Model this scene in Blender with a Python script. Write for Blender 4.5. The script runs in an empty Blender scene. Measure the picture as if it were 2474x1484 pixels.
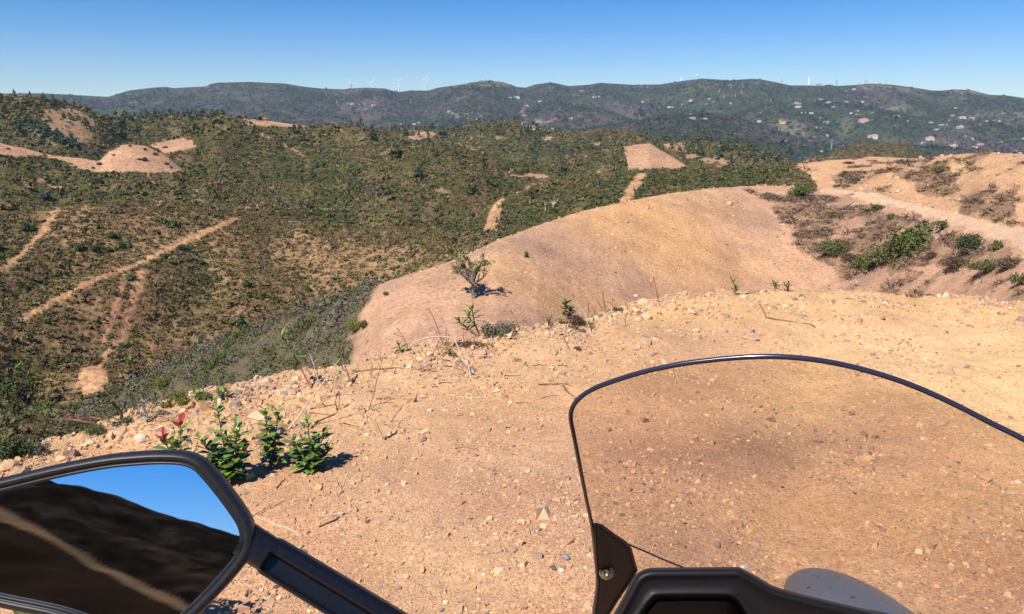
import bpy, bmesh, math, random
import numpy as np
from mathutils import Vector, Matrix

random.seed(7); rng = np.random.default_rng(7)
S = bpy.context.scene
COL = S.collection
D2R = math.pi / 180.0

# ------------------------------------------------------------------ camera, sky, sun, exposure
F, CX, CY = 1900.0, 1237.0, 742.0          # focal length and centre of a 2474-wide reading of the photograph
PITCH = 13.1 * D2R
EYE = 1.6
cam_d = bpy.data.cameras.new("camera"); cam = bpy.data.objects.new("camera", cam_d); COL.objects.link(cam)
cam.location = (0, 0, EYE); cam.rotation_euler = (math.pi / 2 - PITCH, 0, 0)
cam_d.sensor_width = 36.0; cam_d.lens = F / 2474.0 * 36.0
cam_d.clip_start = 0.02; cam_d.clip_end = 40000
S.camera = cam
SUN_EL, SUN_AZ = 53 * D2R, 217 * D2R       # azimuth clockwise from +Y: behind the rider, a little to the left
w = bpy.data.worlds.new("World"); S.world = w; w.use_nodes = True
nt = w.node_tree; bg = nt.nodes["Background"]
sky = nt.nodes.new("ShaderNodeTexSky"); sky.sky_type = 'NISHITA'; sky.sun_disc = False
sky.sun_elevation = SUN_EL; sky.sun_rotation = SUN_AZ
sky.altitude = 1200; sky.air_density = 1.0; sky.dust_density = 0.0; sky.ozone_density = 4.0
hs = nt.nodes.new('ShaderNodeHueSaturation'); hs.inputs['Saturation'].default_value = 1.5; hs.inputs['Hue'].default_value = .514; hs.inputs['Value'].default_value = 1.08
nt.links.new(sky.outputs[0], hs.inputs['Color']); nt.links.new(hs.outputs[0], bg.inputs[0]); bg.inputs[1].default_value = 0.09
sun_d = bpy.data.lights.new("sun", 'SUN'); sun_d.energy = 5.0; sun_d.angle = 0.5 * D2R; sun_d.color = (1.0, 0.94, 0.85)
sun = bpy.data.objects.new("sun", sun_d); COL.objects.link(sun)
SDIR = Vector((math.sin(SUN_AZ) * math.cos(SUN_EL), math.cos(SUN_AZ) * math.cos(SUN_EL), math.sin(SUN_EL)))
sun.rotation_euler = (-SDIR).to_track_quat('-Z', 'Y').to_euler(); sun.location = (0, 0, 50)
S.view_settings.view_transform = 'Standard'; S.view_settings.look = 'None'
S.view_settings.exposure = 0.36; S.view_settings.gamma = 1.0
S.cycles.max_bounces = 8; S.cycles.transparent_max_bounces = 16; S.cycles.volume_bounces = 0
S.cycles.caustics_reflective = False; S.cycles.caustics_refractive = False
S.cycles.sample_clamp_indirect = 6.0
S.cycles.use_denoising = True

# ------------------------------------------------------------------ helpers
cP, sP = math.cos(PITCH), math.sin(PITCH)
def ray(px, py):
    xn = (np.asarray(px, float) - CX) / F; yn = (np.asarray(py, float) - CY) / F
    return xn, cP - yn * sP, -sP - yn * cP
def azT(px, py):
    x, y, z = ray(px, py)
    return np.arctan2(x, y), -z / np.hypot(x, y)
def at_depth(px, py, d):
    x, y, z = ray(px, py); return Vector((float(x) * d, float(y) * d, EYE + float(z) * d))

def perlin(x, y, seed=0):
    xi = np.floor(x).astype(np.int64); yi = np.floor(y).astype(np.int64)
    fx = x - xi; fy = y - yi
    def g(ix, iy):
        h = (ix * 374761393 + iy * 668265263 + seed * 974634777) & 0xffffffff
        h = ((h ^ (h >> 13)) * 1274126177) & 0xffffffff
        h = h ^ (h >> 16)
        a = (h & 0xffff) * (2 * math.pi / 65536.0)
        return np.cos(a), np.sin(a)
    u = fx * fx * fx * (fx * (fx * 6 - 15) + 10); v = fy * fy * fy * (fy * (fy * 6 - 15) + 10)
    a0, b0 = g(xi, yi); a1, b1 = g(xi + 1, yi); a2, b2 = g(xi, yi + 1); a3, b3 = g(xi + 1, yi + 1)
    n0 = a0 * fx + b0 * fy; n1 = a1 * (fx - 1) + b1 * fy
    n2 = a2 * fx + b2 * (fy - 1); n3 = a3 * (fx - 1) + b3 * (fy - 1)
    return ((n0 + (n1 - n0) * u) * (1 - v) + (n2 + (n3 - n2) * u) * v) * 1.5
def fbm(x, y, o=4, seed=0):
    s = 0; a = 1.0; t = 0
    for i in range(o):
        s = s + a * perlin(x * 2 ** i + 17.3 * i, y * 2 ** i - 9.1 * i, seed + i); t += a; a *= 0.5
    return s / t
def smooth(a, b, x):
    t = np.clip((x - a) / (b - a), 0, 1); return t * t * (3 - 2 * t)

# ------------------------------------------------------------------ the lie of the land
# every ridge: crest line (photo column, row, distance), front slope, back slope, crest roundness, relief, relief wavelength
RIDGES = [
 ("shelf", [(-900,1000,22),(-300,1010,23),(0,1018,24),(120,1022,25),(250,1032,25),(330,1034,26),(400,1015,28),(480,995,30),(600,990,30),(900,990,30)], .22,.5,2,.3,6),
 ("bare", [(-600,1200,70),(-200,1120,80),(0,1058,86),(150,1003,86),(300,938,84),(420,878,80),(600,803,72),(750,746,66),(860,706,60),(920,685,56),(1000,660,55),(1100,628,56),(1200,582,60),(1300,545,66),(1400,512,73),(1500,490,80),(1600,470,88),(1700,457,95),(1800,450,101),(1900,449,104),(1990,455,103),(2100,470,97),(2200,490,87),(2300,513,78),(2400,540,69),(2474,560,63),(2700,625,50),(3000,720,40)], .33,.35,4,.55,13),
 ("bank", [(1800,600,110),(1950,500,110),(2000,470,108),(2062,450,106),(2085,432,106),(2107,417,106),(2153,404,106),(2237,383,108),(2276,377,106),(2329,371.6,104),(2381,369,100),(2474,372.6,96),(2700,385,90),(3100,420,80)], .45,.25,5,.5,12),
 ("knob", [(1700,520,220),(1850,430,220),(1914,401,220),(1949,387,220),(1995,380,220),(2048,378,220),(2118,379,220),(2188,382,220),(2237,384,220),(2474,400,220),(3000,450,200)], .25,.3,10,1.0,30),
 ("scrubridge", [(500,700,260),(800,600,250),(900,570,245),(1000,552,240),(1100,530,235),(1180,492,230),(1250,464,230),(1320,445,230),(1400,432,230),(1500,419,235),(1600,412,240),(1700,408,240),(1800,405,240),(1914,402,235),(1950,425,230),(1980,452,225),(2200,520,220)], .30,.35,8,1.5,30),
 ("nearhill", [(-600,560,150),(-200,530,160),(0,519,170),(100,502,172),(200,493,174),(300,490,176),(400,490,178),(500,499,180),(600,515,180),(700,530,178),(800,543,175),(900,551,170),(1000,556,160),(1100,562,150),(1200,575,140),(1350,610,130),(1600,700,120)], .36,.35,8,2.4,32),
 ("strip", [(-600,330,330),(0,346,330),(50,354,330),(110,371,330),(208,384,325),(241,387,325),(264,364,330),(295,349,335),(318,347,335),(351,351,335),(390,366,330),(420,392,320),(455,419,310),(520,440,300),(650,480,290),(900,560,280)], .30,.3,7,2.0,40),
 ("valley", [(200,470,420),(500,455,400),(700,450,360),(800,440,350),(850,424,350),(900,398,350),(940,378,350),(990,361,350),(1041,350,355),(1103,352,360),(1160,372,360),(1220,392,365),(1300,398,370),(1360,394,370),(1430,380,370),(1480,362,370),(1502,351,370),(1568,345,370),(1612,368,365),(1672,408,350),(1760,440,330),(1900,500,300)], .28,.3,10,5.0,55),
 ("midhill", [(150,480,430),(250,420,430),(330,370,430),(351,352,430),(395,341,435),(440,328,440),(470,316,445),(500,298,450),(526,281,455),(576,286,460),(640,290,460),(700,300,460),(760,307,455),(798,302,455),(850,306,450),(905,322,440),(960,342,430),(1020,360,420),(1150,395,400),(1400,450,380)], .30,.3,12,7.0,70),
 ("pinehill", [(-900,220,640),(-300,225,640),(0,234,640),(84,235,640),(134,245,640),(190,258,640),(235,276,640),(270,283,660),(301,284,680),(402,280,680),(502,279,680),(560,290,680),(700,330,660),(900,370,640)], .26,.3,14,5.0,80),
 ("ridgeline", [(500,330,760),(700,312,760),(798,303,760),(867,304,760),(912,313,760),(947,317,760),(992,315,760),(1040,315,760),(1075,321,760),(1145,301,770),(1214,292,780),(1249,292,780),(1301,314,780),(1353,322,760),(1388,318,760),(1457,315,760),(1527,322,740),(1579,339,720),(1626,343,700),(1695,341,700),(1763,347,690),(1832,369,680),(1900,388,670),(1940,404,660),(2100,450,640)], .26,.28,16,8.0,95),
 ("farknob", [(1880,430,1000),(1950,402,1000),(2003,378,1000),(2037,358,1000),(2075,346,1000),(2123,347.5,1000),(2188,346,1000),(2209,360,990),(2236,382,980),(2300,415,960),(2500,470,900)], .24,.28,18,4.0,90),
 ("spur", [(600,345,2300),(800,330,2300),(950,322,2300),(1100,330,2300),(1300,330,2200),(1420,312,2200),(1520,296,2200),(1620,281,2250),(1690,276,2250),(1770,283,2200),(1850,306,2150),(1940,340,2100),(2050,365,2000),(2200,385,2000),(2474,390,2000),(3000,395,2000)], .13,.15,120,20.0,330),
 ("mountain", [(-900,240,4200),(-300,228,4200),(0,226,4200),(94,225.4,4200),(167,229,4200),(261,234,4200),(285,227,4200),(311,219,4200),(368,212,4200),(402,210,4200),(418,213,4200),(495,209,4200),(522,200,4200),(603,198,4200),(690,202,4150),(737,210,4100),(777,214,4050),(828,216,4000),(846,214,4000),(885,212,4000),(930,214,4000),(961,223,4000),(992,219,4000),(1034,219,4000),(1058,212,4000),(1110,205,4000),(1145,198.5,4000),(1173,195,4000),(1214,198,4000),(1249,210,4000),(1270,212,4000),(1294,204,4000),(1332,199,4000),(1374,208,4000),(1423,205,4000),(1450,200,4000),(1527,205,4000),(1596,204,4000),(1631,198.5,4000),(1660,194,4000),(1695,190,4000),(1763,194,4000),(1818,190.5,4000),(1838,192,4000),(1866,197,4000),(1910,206.5,4000),(1952,206.5,4000),(1989,207.5,4000),(2003,204,4000),(2020,208,4000),(2072,205,4000),(2106,202,4000),(2157,205,4000),(2209,212,4000),(2253,219,4000),(2277,219,4000),(2305,216,4000),(2346,218,4000),(2390,229,4000),(2438,231.5,4000),(2474,237,4000),(2700,255,4000),(3300,270,4000)], .10,.12,160,34.0,520),
]
RID = {r[0]: i + 1 for i, r in enumerate(RIDGES)}
_R = []
for nm, pts, sf, sb, rw, amp, wl in RIDGES:
    p = np.array(pts, float); a, T = azT(p[:, 0], p[:, 1]); o = np.argsort(a)
    _R.append((a[o], T[o], p[o, 2], sf, sb, rw, amp, wl))
EDGE = np.array([(-500,1190),(-200,1150),(0,1120),(100,1085),(200,1055),(300,1020),(400,985),(480,963),(560,940),(650,918),(760,905),(850,886),(960,852),(1040,840),(1100,832),(1250,803),(1340,790),(1400,776),(1480,752),(1530,737),(1600,722),(1700,712),(1900,703),(2100,702),(2250,712),(2474,738),(2800,760),(3300,760)], float)
_ea, _eT = azT(EDGE[:, 0], EDGE[:, 1])
def crest_at(i, az):
    a, T, d = _R[i][:3]; return np.interp(az, a, T), np.interp(az, a, d)
def plateau_edge(az):
    return EYE / np.interp(az, _ea, _eT)

def land(x, y):
    """height and owning ridge (0 = the plateau) at ground position x, y"""
    x = np.atleast_1d(np.asarray(x, float)); y = np.atleast_1d(np.asarray(y, float))
    az = np.arctan2(x, y); r = np.hypot(x, y)
    re = plateau_edge(az); re = re + (14 - re) * smooth(1.1, 1.6, np.abs(az))
    re = re * (1 + .03 * fbm(az * 14, az * 0 + 3.3, 3, 5))
    d = r - re
    z = .035 * fbm(x * .9, y * .9, 3, 1) + .012 * fbm(x * 5, y * 5, 2, 2) + .05 * np.exp(-((d + .35) / .35) ** 2) * (.5 + perlin(x * 2.2, y * 2.2, 8)) * (r < 20)
    z = z - .035 * (np.exp(-((x - 1.15 - .42 * (y - 3)) / .22) ** 2) + np.exp(-((x - 2.6 - .30 * (y - 3)) / .25) ** 2)) * (y > 0) * smooth(1.5, 3, r)
    z = z - .8 * (np.sqrt(np.maximum(d, 0) ** 2 + .09) - .3)
    who = np.zeros(z.shape, int)
    back = smooth(1.25, 1.75, np.abs(az))
    for i, (a, T, dc, sf, sb, rw, amp, wl) in enumerate(_R):
        Ti = np.interp(az, a, T); di = np.interp(az, a, dc)
        D = di - r
        s = np.where(D > 0, sf, sb)
        zi = EYE - r * Ti - s * (np.sqrt(D * D + rw * rw) - rw)
        out = np.maximum(a[0] - az, 0) + np.maximum(az - a[-1], 0)      # a ridge sinks away past its ends
        zi = zi - r * out * 1.2
        k = np.nonzero((zi + amp * 2.4 > z) & (back < .999))[0]
        if not len(k): continue
        xk, yk, Dk = x[k], y[k], D[k]
        tap = 1 - np.exp(-(Dk / (.13 * di[k])) ** 2)
        ad = amp * tap * fbm(xk / wl, yk / wl, 5, 20 + i)
        if nm_ridged[i]:
            ad = ad - amp * 1.2 * tap * (1 - np.abs(perlin(xk / (wl * .62) + 5, yk / (wl * 1.5), 60 + i)) * 2)
        if i == 1: ad = ad + .09 * fbm(xk / 1.5, yk / 1.5, 3, 88) - .16 * np.maximum(0, .35 - np.abs(perlin(xk / 5 + yk / 30, yk / 22, 89))) * tap
        zi[k] += ad
        k = np.maximum(.02 * r, .05)
        h = np.clip(.5 + .5 * (z - zi) / k, 0, 1)
        who = np.where(zi > z, i + 1, who)
        z = zi + (z - zi) * h + k * h * (1 - h)
    # behind the rider: the road shelf and the hill it is cut into
    zb = hill_behind(x, y, r)
    z = z + (zb - z) * back
    who = np.where(back > .5, np.where(r > 7, -1, 0), who)
    return z, who
nm_ridged = [r[0] in ("mountain", "spur", "pinehill", "ridgeline", "midhill", "valley", "nearhill") for r in RIDGES]
def hill_behind(x, y, r):
    u = -y                                     # distance behind
    crest = 11.5 - .21 * np.maximum(x + 32, 0) - .16 * np.maximum(x + 14, 0)
    crest = np.clip(crest, 3, 40)
    rise = smooth(7, 44, u - .12 * x) * crest
    return rise + (fbm(x / 9, y / 9, 4, 90) * 1.2) * smooth(8, 20, r) + .03 * fbm(x, y, 3, 1)

def cast(px, py):
    """ground points that photo positions fall on"""
    px = np.atleast_1d(np.asarray(px, float)); py = np.atleast_1d(np.asarray(py, float))
    a, T = azT(px, py)
    rr = np.exp(np.linspace(math.log(1.2), math.log(6000), 420))
    R2 = np.broadcast_to(rr, (len(px), len(rr))); AA = np.broadcast_to(a[:, None], R2.shape)
    z = land((np.sin(AA) * R2).ravel(), (np.cos(AA) * R2).ravel())[0].reshape(R2.shape)
    hit = z >= EYE - T[:, None] * R2
    k = np.where(hit.any(1), hit.argmax(1), len(rr) - 1)
    lo = rr[np.maximum(k - 1, 0)]; hi = rr[k]
    for _ in range(14):
        m = (lo + hi) / 2
        up = land(np.sin(a) * m, np.cos(a) * m)[0] >= EYE - T * m
        hi = np.where(up, m, hi); lo = np.where(up, lo, m)
    x, y = np.sin(a) * hi, np.cos(a) * hi
    return np.stack([x, y, land(x, y)[0]], -1)
def on_crest(ridge, px, back=0.0):
    """a ground point on a ridge's crest above photo column px"""
    i = RID[ridge] - 1
    a, T, d = _R[i][:3]
    az = math.atan2((px - CX) / F, cP + .25 * sP)
    for _ in range(6):
        TT = float(np.interp(az, a, T)); dep = math.atan(TT)
        yn = math.tan(dep - PITCH)
        az = math.atan2((px - CX) / F, cP - yn * sP)
    r = float(np.interp(az, a, d)) + back
    x, y = math.sin(az) * r, math.cos(az) * r
    return np.array((x, y, land(np.array([x]), np.array([y]))[0][0]))

def gz(x, y):
    return float(land(np.array([x]), np.array([y]))[0][0])

# the mirror's plane (its glass looks back over the rider's left side)
MC = at_depth(265, 1300, .56); _din = (MC - Vector((0, 0, EYE))).normalized()
_dout = Vector((-.30, -.93, .098)).normalized(); MN = (_dout - _din).normalized()
def cast_mirror(pts):
    """ground behind the rider that shows at photo positions inside the mirror"""
    out = []
    for x, y in pts:
        d = Vector([float(q) for q in ray(x, y)]); t = (MC - Vector((0, 0, EYE))).dot(MN) / d.dot(MN)
        o = Vector((0, 0, EYE)) + d * t; q = (d - MN * 2 * d.dot(MN)).normalized()
        tt = np.exp(np.linspace(math.log(.5), math.log(400), 500)); X, Y, Z = o.x + q.x * tt, o.y + q.y * tt, o.z + q.z * tt
        h = np.nonzero(land(X, Y)[0] >= Z)[0]; k = h[0] if len(h) else -1
        out.append((X[k], Y[k]))
    return np.array(out)

# ------------------------------------------------------------------ mesh and material helpers
def new_mesh(name, V, Fc, mat=None, smooth_=False, col=None, loops=None):
    """V (n,3); Fc (m,k) faces of equal size, or a list of faces"""
    me = bpy.data.meshes.new(name)
    V = np.asarray(V, np.float32)
    if isinstance(Fc, np.ndarray):
        m, k = Fc.shape
        me.vertices.add(len(V)); me.vertices.foreach_set("co", V.ravel())
        me.loops.add(m * k); me.loops.foreach_set("vertex_index", Fc.astype(np.int32).ravel())
        me.polygons.add(m); me.polygons.foreach_set("loop_start", np.arange(0, m * k, k, dtype=np.int32))
        me.polygons.foreach_set("use_smooth", np.full(m, smooth_, dtype=bool))
        me.update(calc_edges=True)
    else:
        me.from_pydata([tuple(map(float, v)) for v in V], [], [tuple(map(int, f)) for f in Fc])
        me.polygons.foreach_set("use_smooth", np.full(len(me.polygons), smooth_, dtype=bool))
    if col is not None:
        at = me.color_attributes.new("col", 'FLOAT_COLOR', 'POINT')
        c = np.ones((len(V), 4), np.float32); c[:, :3] = col
        at.data.foreach_set("color", c.ravel())
    if mat: me.materials.append(mat)
    me.update()
    return me
def link(name, data, parent=None, loc=None):
    o = bpy.data.objects.new(name, data); COL.objects.link(o)
    if parent is not None: o.parent = parent
    if loc is not None: o.location = loc
    return o
def tag(o, label, cat, group=None):
    o["label"] = label; o["category"] = cat
    if group: o["group"] = group
    return o
def thing(name, label, cat, loc=(0, 0, 0), rz=0, group=None):
    o = bpy.data.objects.new(name, None); COL.objects.link(o); o.location = loc; o.rotation_euler = (0, 0, rz)
    o.empty_display_size = .2
    return tag(o, label, cat, group)
def struct(o, kind="structure"):
    o["kind"] = kind; return o

class MB:
    """collects vertices and faces"""
    def __init__(s): s.v = []; s.f = []; s.c = []
    def add(s, vs, fs, col=None):
        b = len(s.v); s.v += [tuple(v) for v in vs]; s.f += [tuple(b + i for i in f) for f in fs]
        s.c += [col or (1, 1, 1)] * len(vs)
    def box(s, c, sz, rz=0, col=None):
        x, y, z = sz[0] / 2, sz[1] / 2, sz[2] / 2; ca, sa = math.cos(rz), math.sin(rz)
        vs = []
        for k in (-z, z):
            for (i, j) in ((-x, -y), (x, -y), (x, y), (-x, y)):
                vs.append((c[0] + i * ca - j * sa, c[1] + i * sa + j * ca, c[2] + k))
        s.add(vs, [(0, 3, 2, 1), (4, 5, 6, 7), (0, 1, 5, 4), (1, 2, 6, 5), (2, 3, 7, 6), (3, 0, 4, 7)], col)
    def tube(s, pts, rad, n=6, col=None, cap=True):
        pts = [Vector(p) for p in pts]; m = len(pts)
        if not hasattr(rad, '__len__'): rad = [rad] * m
        vs = []; up = Vector((.13, .31, .94))
        for i, p in enumerate(pts):
            t = (pts[min(i + 1, m - 1)] - pts[max(i - 1, 0)]); t = t.normalized() if t.length > 1e-9 else Vector((0, 0, 1))
            u = t.cross(up)
            if u.length < .05: u = t.cross(Vector((1, 0, 0)))
            u.normalize(); v_ = u.cross(t)
            for k in range(n):
                a = 2 * math.pi * k / n
                vs.append(p + (u * math.cos(a) + v_ * math.sin(a)) * rad[i])
        fs = [(i * n + k, i * n + (k + 1) % n, (i + 1) * n + (k + 1) % n, (i + 1) * n + k) for i in range(m - 1) for k in range(n)]
        if cap: fs += [tuple(range(n)), tuple(range((m - 1) * n, m * n))[::-1]]
        s.add(vs, fs, col)
    def lathe(s, prof, n=16, c=(0, 0, 0), col=None):
        vs = []; 
        for (r, z) in prof:
            for k in range(n):
                a = 2 * math.pi * k / n; vs.append((c[0] + r * math.cos(a), c[1] + r * math.sin(a), c[2] + z))
        fs = [(i * n + k, i * n + (k + 1) % n, (i + 1) * n + (k + 1) % n, (i + 1) * n + k) for i in range(len(prof) - 1) for k in range(n)]
        s.add(vs, fs, col)
    def mesh(s, name, mat, smooth_=False):
        return new_mesh(name, np.array(s.v), s.f, mat, smooth_, np.array(s.c))
    def obj(s, name, mat, parent=None, smooth_=False, loc=None):
        return link(name, s.mesh(name, mat, smooth_), parent, loc)

def mat_new(name):
    m = bpy.data.materials.new(name); m.use_nodes = True
    return m, m.node_tree, m.node_tree.nodes["Principled BSDF"]
def N(nt, t, **kw):
    n = nt.nodes.new(t)
    for k, v in kw.items(): setattr(n, k, v)
    return n
def math_(nt, op, a, b=None):
    n = N(nt, "ShaderNodeMath", operation=op)
    for i, v in enumerate((a, b)):
        if v is None: continue
        if isinstance(v, (int, float)): n.inputs[i].default_value = v
        else: nt.links.new(v, n.inputs[i])
    return n.outputs[0]
def mixc(nt, f, a, b, mode='MIX'):
    n = N(nt, "ShaderNodeMix", data_type='RGBA', blend_type=mode)
    for s_, v in ((n.inputs[0], f), (n.inputs[6], a), (n.inputs[7], b)):
        if isinstance(v, (int, float)): s_.default_value = v
        elif isinstance(v, tuple): s_.default_value = (*v, 1)
        else: nt.links.new(v, s_)
    return n.outputs[2]
def noise(nt, vec, scale, detail=4, rough=.55):
    n = N(nt, "ShaderNodeTexNoise"); n.inputs["Scale"].default_value = scale
    n.inputs["Detail"].default_value = detail; n.inputs["Roughness"].default_value = rough
    nt.links.new(vec, n.inputs["Vector"]); return n
def ramp(nt, f, stops):
    n = N(nt, "ShaderNodeValToRGB"); e = n.color_ramp.elements
    while len(e) < len(stops): e.new(.5)
    for k, (p, c) in enumerate(stops): e[k].position = p; e[k].color = (*c, 1)
    nt.links.new(f, n.inputs[0]); return n.outputs[0]

def attr_mat(name, rough=.85, spec=.2, var=None):
    m, nt, b = mat_new(name)
    a = N(nt, "ShaderNodeAttribute", attribute_name="col")
    c = a.outputs["Color"]
    if var:
        g = N(nt, "ShaderNodeNewGeometry")
        nz = noise(nt, g.outputs["Position"], var[0], 3)
        k = ramp(nt, nz.outputs[0], [(.3, (1 - var[1],) * 3), (.7, (1 + var[1],) * 3)])
        c = mixc(nt, 1.0, c, k, 'MULTIPLY')
    nt.links.new(c, b.inputs["Base Color"]); b.inputs["Roughness"].default_value = rough
    b.inputs["Specular IOR Level"].default_value = spec
    return m
def plain(name, col, rough=.5, metal=0.0, spec=.5, nscale=None, namp=.15, bump=None):
    m, nt, b = mat_new(name)
    if nscale:
        g = N(nt, "ShaderNodeNewGeometry"); nz = noise(nt, g.outputs["Position"], nscale, 4)
        k = ramp(nt, nz.outputs[0], [(.3, tuple(c * (1 - namp) for c in col)), (.7, tuple(min(1, c * (1 + namp)) for c in col))])
        nt.links.new(k, b.inputs["Base Color"])
        if bump:
            bn = N(nt, "ShaderNodeBump"); bn.inputs["Strength"].default_value = bump[0]; bn.inputs["Distance"].default_value = bump[1]
            n2 = noise(nt, g.outputs["Position"], bump[2], 2); nt.links.new(n2.outputs[0], bn.inputs["Height"]); nt.links.new(bn.outputs[0], b.inputs["Normal"])
    else: b.inputs["Base Color"].default_value = (*col, 1)
    b.inputs["Roughness"].default_value = rough; b.inputs["Metallic"].default_value = metal; b.inputs["Specular IOR Level"].default_value = spec
    return m

def soil_mat(name, s1, s2, speck, bump, bdist, amp=.22, grain=None):
    """bare or littered earth: the vertex colour broken up by two noises and by grains"""
    m, nt, b = mat_new(name)
    a = N(nt, "ShaderNodeAttribute", attribute_name="col"); g = N(nt, "ShaderNodeNewGeometry"); P = g.outputs["Position"]
    n1 = noise(nt, P, s1, 5); n2 = noise(nt, P, s2, 6, .65)
    k1 = ramp(nt, n1.outputs[0], [(.3, (1 - amp, 1 - amp * 1.1, 1 - amp * 1.2)), (.7, (1 + amp, 1 + amp * .95, 1 + amp * .8))])
    k2 = ramp(nt, n2.outputs[0], [(.3, (1 - amp,) * 3), (.72, (1 + amp,) * 3)])
    c = mixc(nt, 1.0, a.outputs["Color"], k1, 'MULTIPLY'); c = mixc(nt, 1.0, c, k2, 'MULTIPLY')
    h = n2.outputs[0]
    if grain:
        v = N(nt, "ShaderNodeTexVoronoi"); v.inputs["Scale"].default_value = grain; nt.links.new(P, v.inputs["Vector"])
        sx = N(nt, "ShaderNodeSeparateColor"); nt.links.new(v.outputs["Color"], sx.inputs[0])
        gc = ramp(nt, sx.outputs[0], [(0, (.55, .5, .52)), (.12, (.8, .74, .7)), (.45, (1, 1, 1)), (.8, (1.08, 1.05, 1.0)), (1, (1.35, 1.36, 1.3))])
        c = mixc(nt, speck, c, mixc(nt, 1.0, c, gc, 'MULTIPLY'))
        h = math_(nt, 'SUBTRACT', math_(nt, 'MULTIPLY', n2.outputs[0], 1.4), math_(nt, 'MULTIPLY', v.outputs["Distance"], 1.0))
    nt.links.new(c, b.inputs["Base Color"]); b.inputs["Roughness"].default_value = 1.0; b.inputs["Specular IOR Level"].default_value = 0.0
    bn = N(nt, "ShaderNodeBump"); bn.inputs["Strength"].default_value = bump; bn.inputs["Distance"].default_value = bdist
    nt.links.new(h, bn.inputs["Height"]); nt.links.new(bn.outputs[0], b.inputs["Normal"])
    return m

# ------------------------------------------------------------------ bare patches and tracks, as shapes on the ground
def densify(pts, n=6, closed=True):
    p = np.array(pts, float); q = np.vstack([p, p[:1]]) if closed else p
    out = []
    for i in range(len(q) - 1):
        for t in np.linspace(0, 1, n, endpoint=False): out.append(q[i] + (q[i + 1] - q[i]) * t)
    if not closed: out.append(q[-1])
    return np.array(out)
POLYS = [  # (ridge the patch lies on, outline, bare share)
 ("strip", [(-60,338),(0,347),(50,355),(110,372),(208,385),(241,389),(264,366),(295,351),(318,349),(351,353),(398,372),(455,417),(355,418),(285,416),(201,412),(151,391),(100,374),(0,376),(-60,372)], 1.0),
 ("midhill", [(355,352),(395,342),(435,336),(462,341),(474,354),(462,363),(412,371),(395,367)], 1.0),
 ("midhill", [(576,287.5),(620,289),(680,296),(757,305),(735,311),(690,309),(600,295)], 1.0),
 ("valley", [(1503,353),(1568,347),(1610,370),(1668,406),(1640,409),(1513,411)], 1.0),
 ("nearhill", [(235,880),(250,897),(250,925),(235,955),(197,962),(206,930),(170,943),(190,905),(215,885)], 1.0),
 ("nearhill", [(640,590),(720,560),(830,580),(960,590),(1050,610),(900,690),(760,700),(650,650)], .35),
 ("nearhill", [(150,600),(330,520),(440,520),(520,560),(430,600),(300,640),(200,690),(120,720)], .30),
 ("pinehill", [(78,270),(180,262),(235,290),(232,335),(205,345),(150,335),(105,300)], .55),
 ("ridgeline", [(985,331),(1010,319),(1048,319),(1063,327),(1020,341),(985,336)], 1.0),
 ("ridgeline", [(945,315),(1045,312.5),(1045,316),(945,319)], .8),
 ("ridgeline", [(1264,301),(1300,313),(1290,317),(1264,309)], 1.0),
 ("ridgeline", [(1185,331),(1230,333),(1232,341),(1200,341)], .7),
 ("ridgeline", [(1304,331),(1330,329),(1342,336),(1318,342)], .9),
 ("ridgeline", [(1425,351),(1450,343),(1464,349),(1440,356)], .8),
 ("ridgeline", [(1602,346),(1650,345),(1660,362),(1690,378),(1668,385),(1630,362)], .9),
 ("ridgeline", [(1680,384),(1730,379),(1766,385),(1762,396),(1700,397)], .8),
 ("ridgeline", [(1725,400),(1760,398),(1765,408),(1720,410)], .6),
 ("valley", [(1000,455),(1030,452),(1060,448),(1085,458),(1078,465),(1040,452)], .7),
 ("valley", [(1222,420),(1260,422),(1300,419),(1327,428),(1318,432),(1270,428),(1225,424)], .9),
 ("strip", [(70,427),(110,427),(108,440),(80,438)], .8),
 ("strip", [(120,445),(150,448),(148,456),(118,452)], .7),
 ("mountain", [(1110,206),(1145,199.5),(1173,196),(1214,199),(1245,210),(1200,212),(1150,208)], .5),
 ("mountain", [(1640,206),(1695,193),(1763,197),(1840,196),(1880,206),(1760,212),(1680,214)], .25),
 ("mountain", [(2070,208),(2106,204),(2160,208),(2210,214),(2190,222),(2100,220)], .3),
 ("mountain", [(2277,221),(2305,217.5),(2346,220),(2385,230),(2340,232),(2290,228)], .35),
 ("mountain", [(1909,246),(1920,249),(1943,250),(1940,256),(1913,257)], 1.0),
 ("mountain", [(1255,262),(1268,258),(1268,276),(1278,281),(1268,287),(1253,275)], .6),
 ("mountain", [(1080,275),(1130,272),(1170,280),(1140,288),(1090,284)], .4),
 ("mountain", [(1290,288),(1345,287),(1345,292),(1295,294)], .6),
 ("mountain", [(1820,300),(1900,288),(1960,300),(1950,330),(1850,326)], .3),
 ("mountain", [(2130,262),(2175,256),(2180,268),(2135,268)], .5),
]
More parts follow.
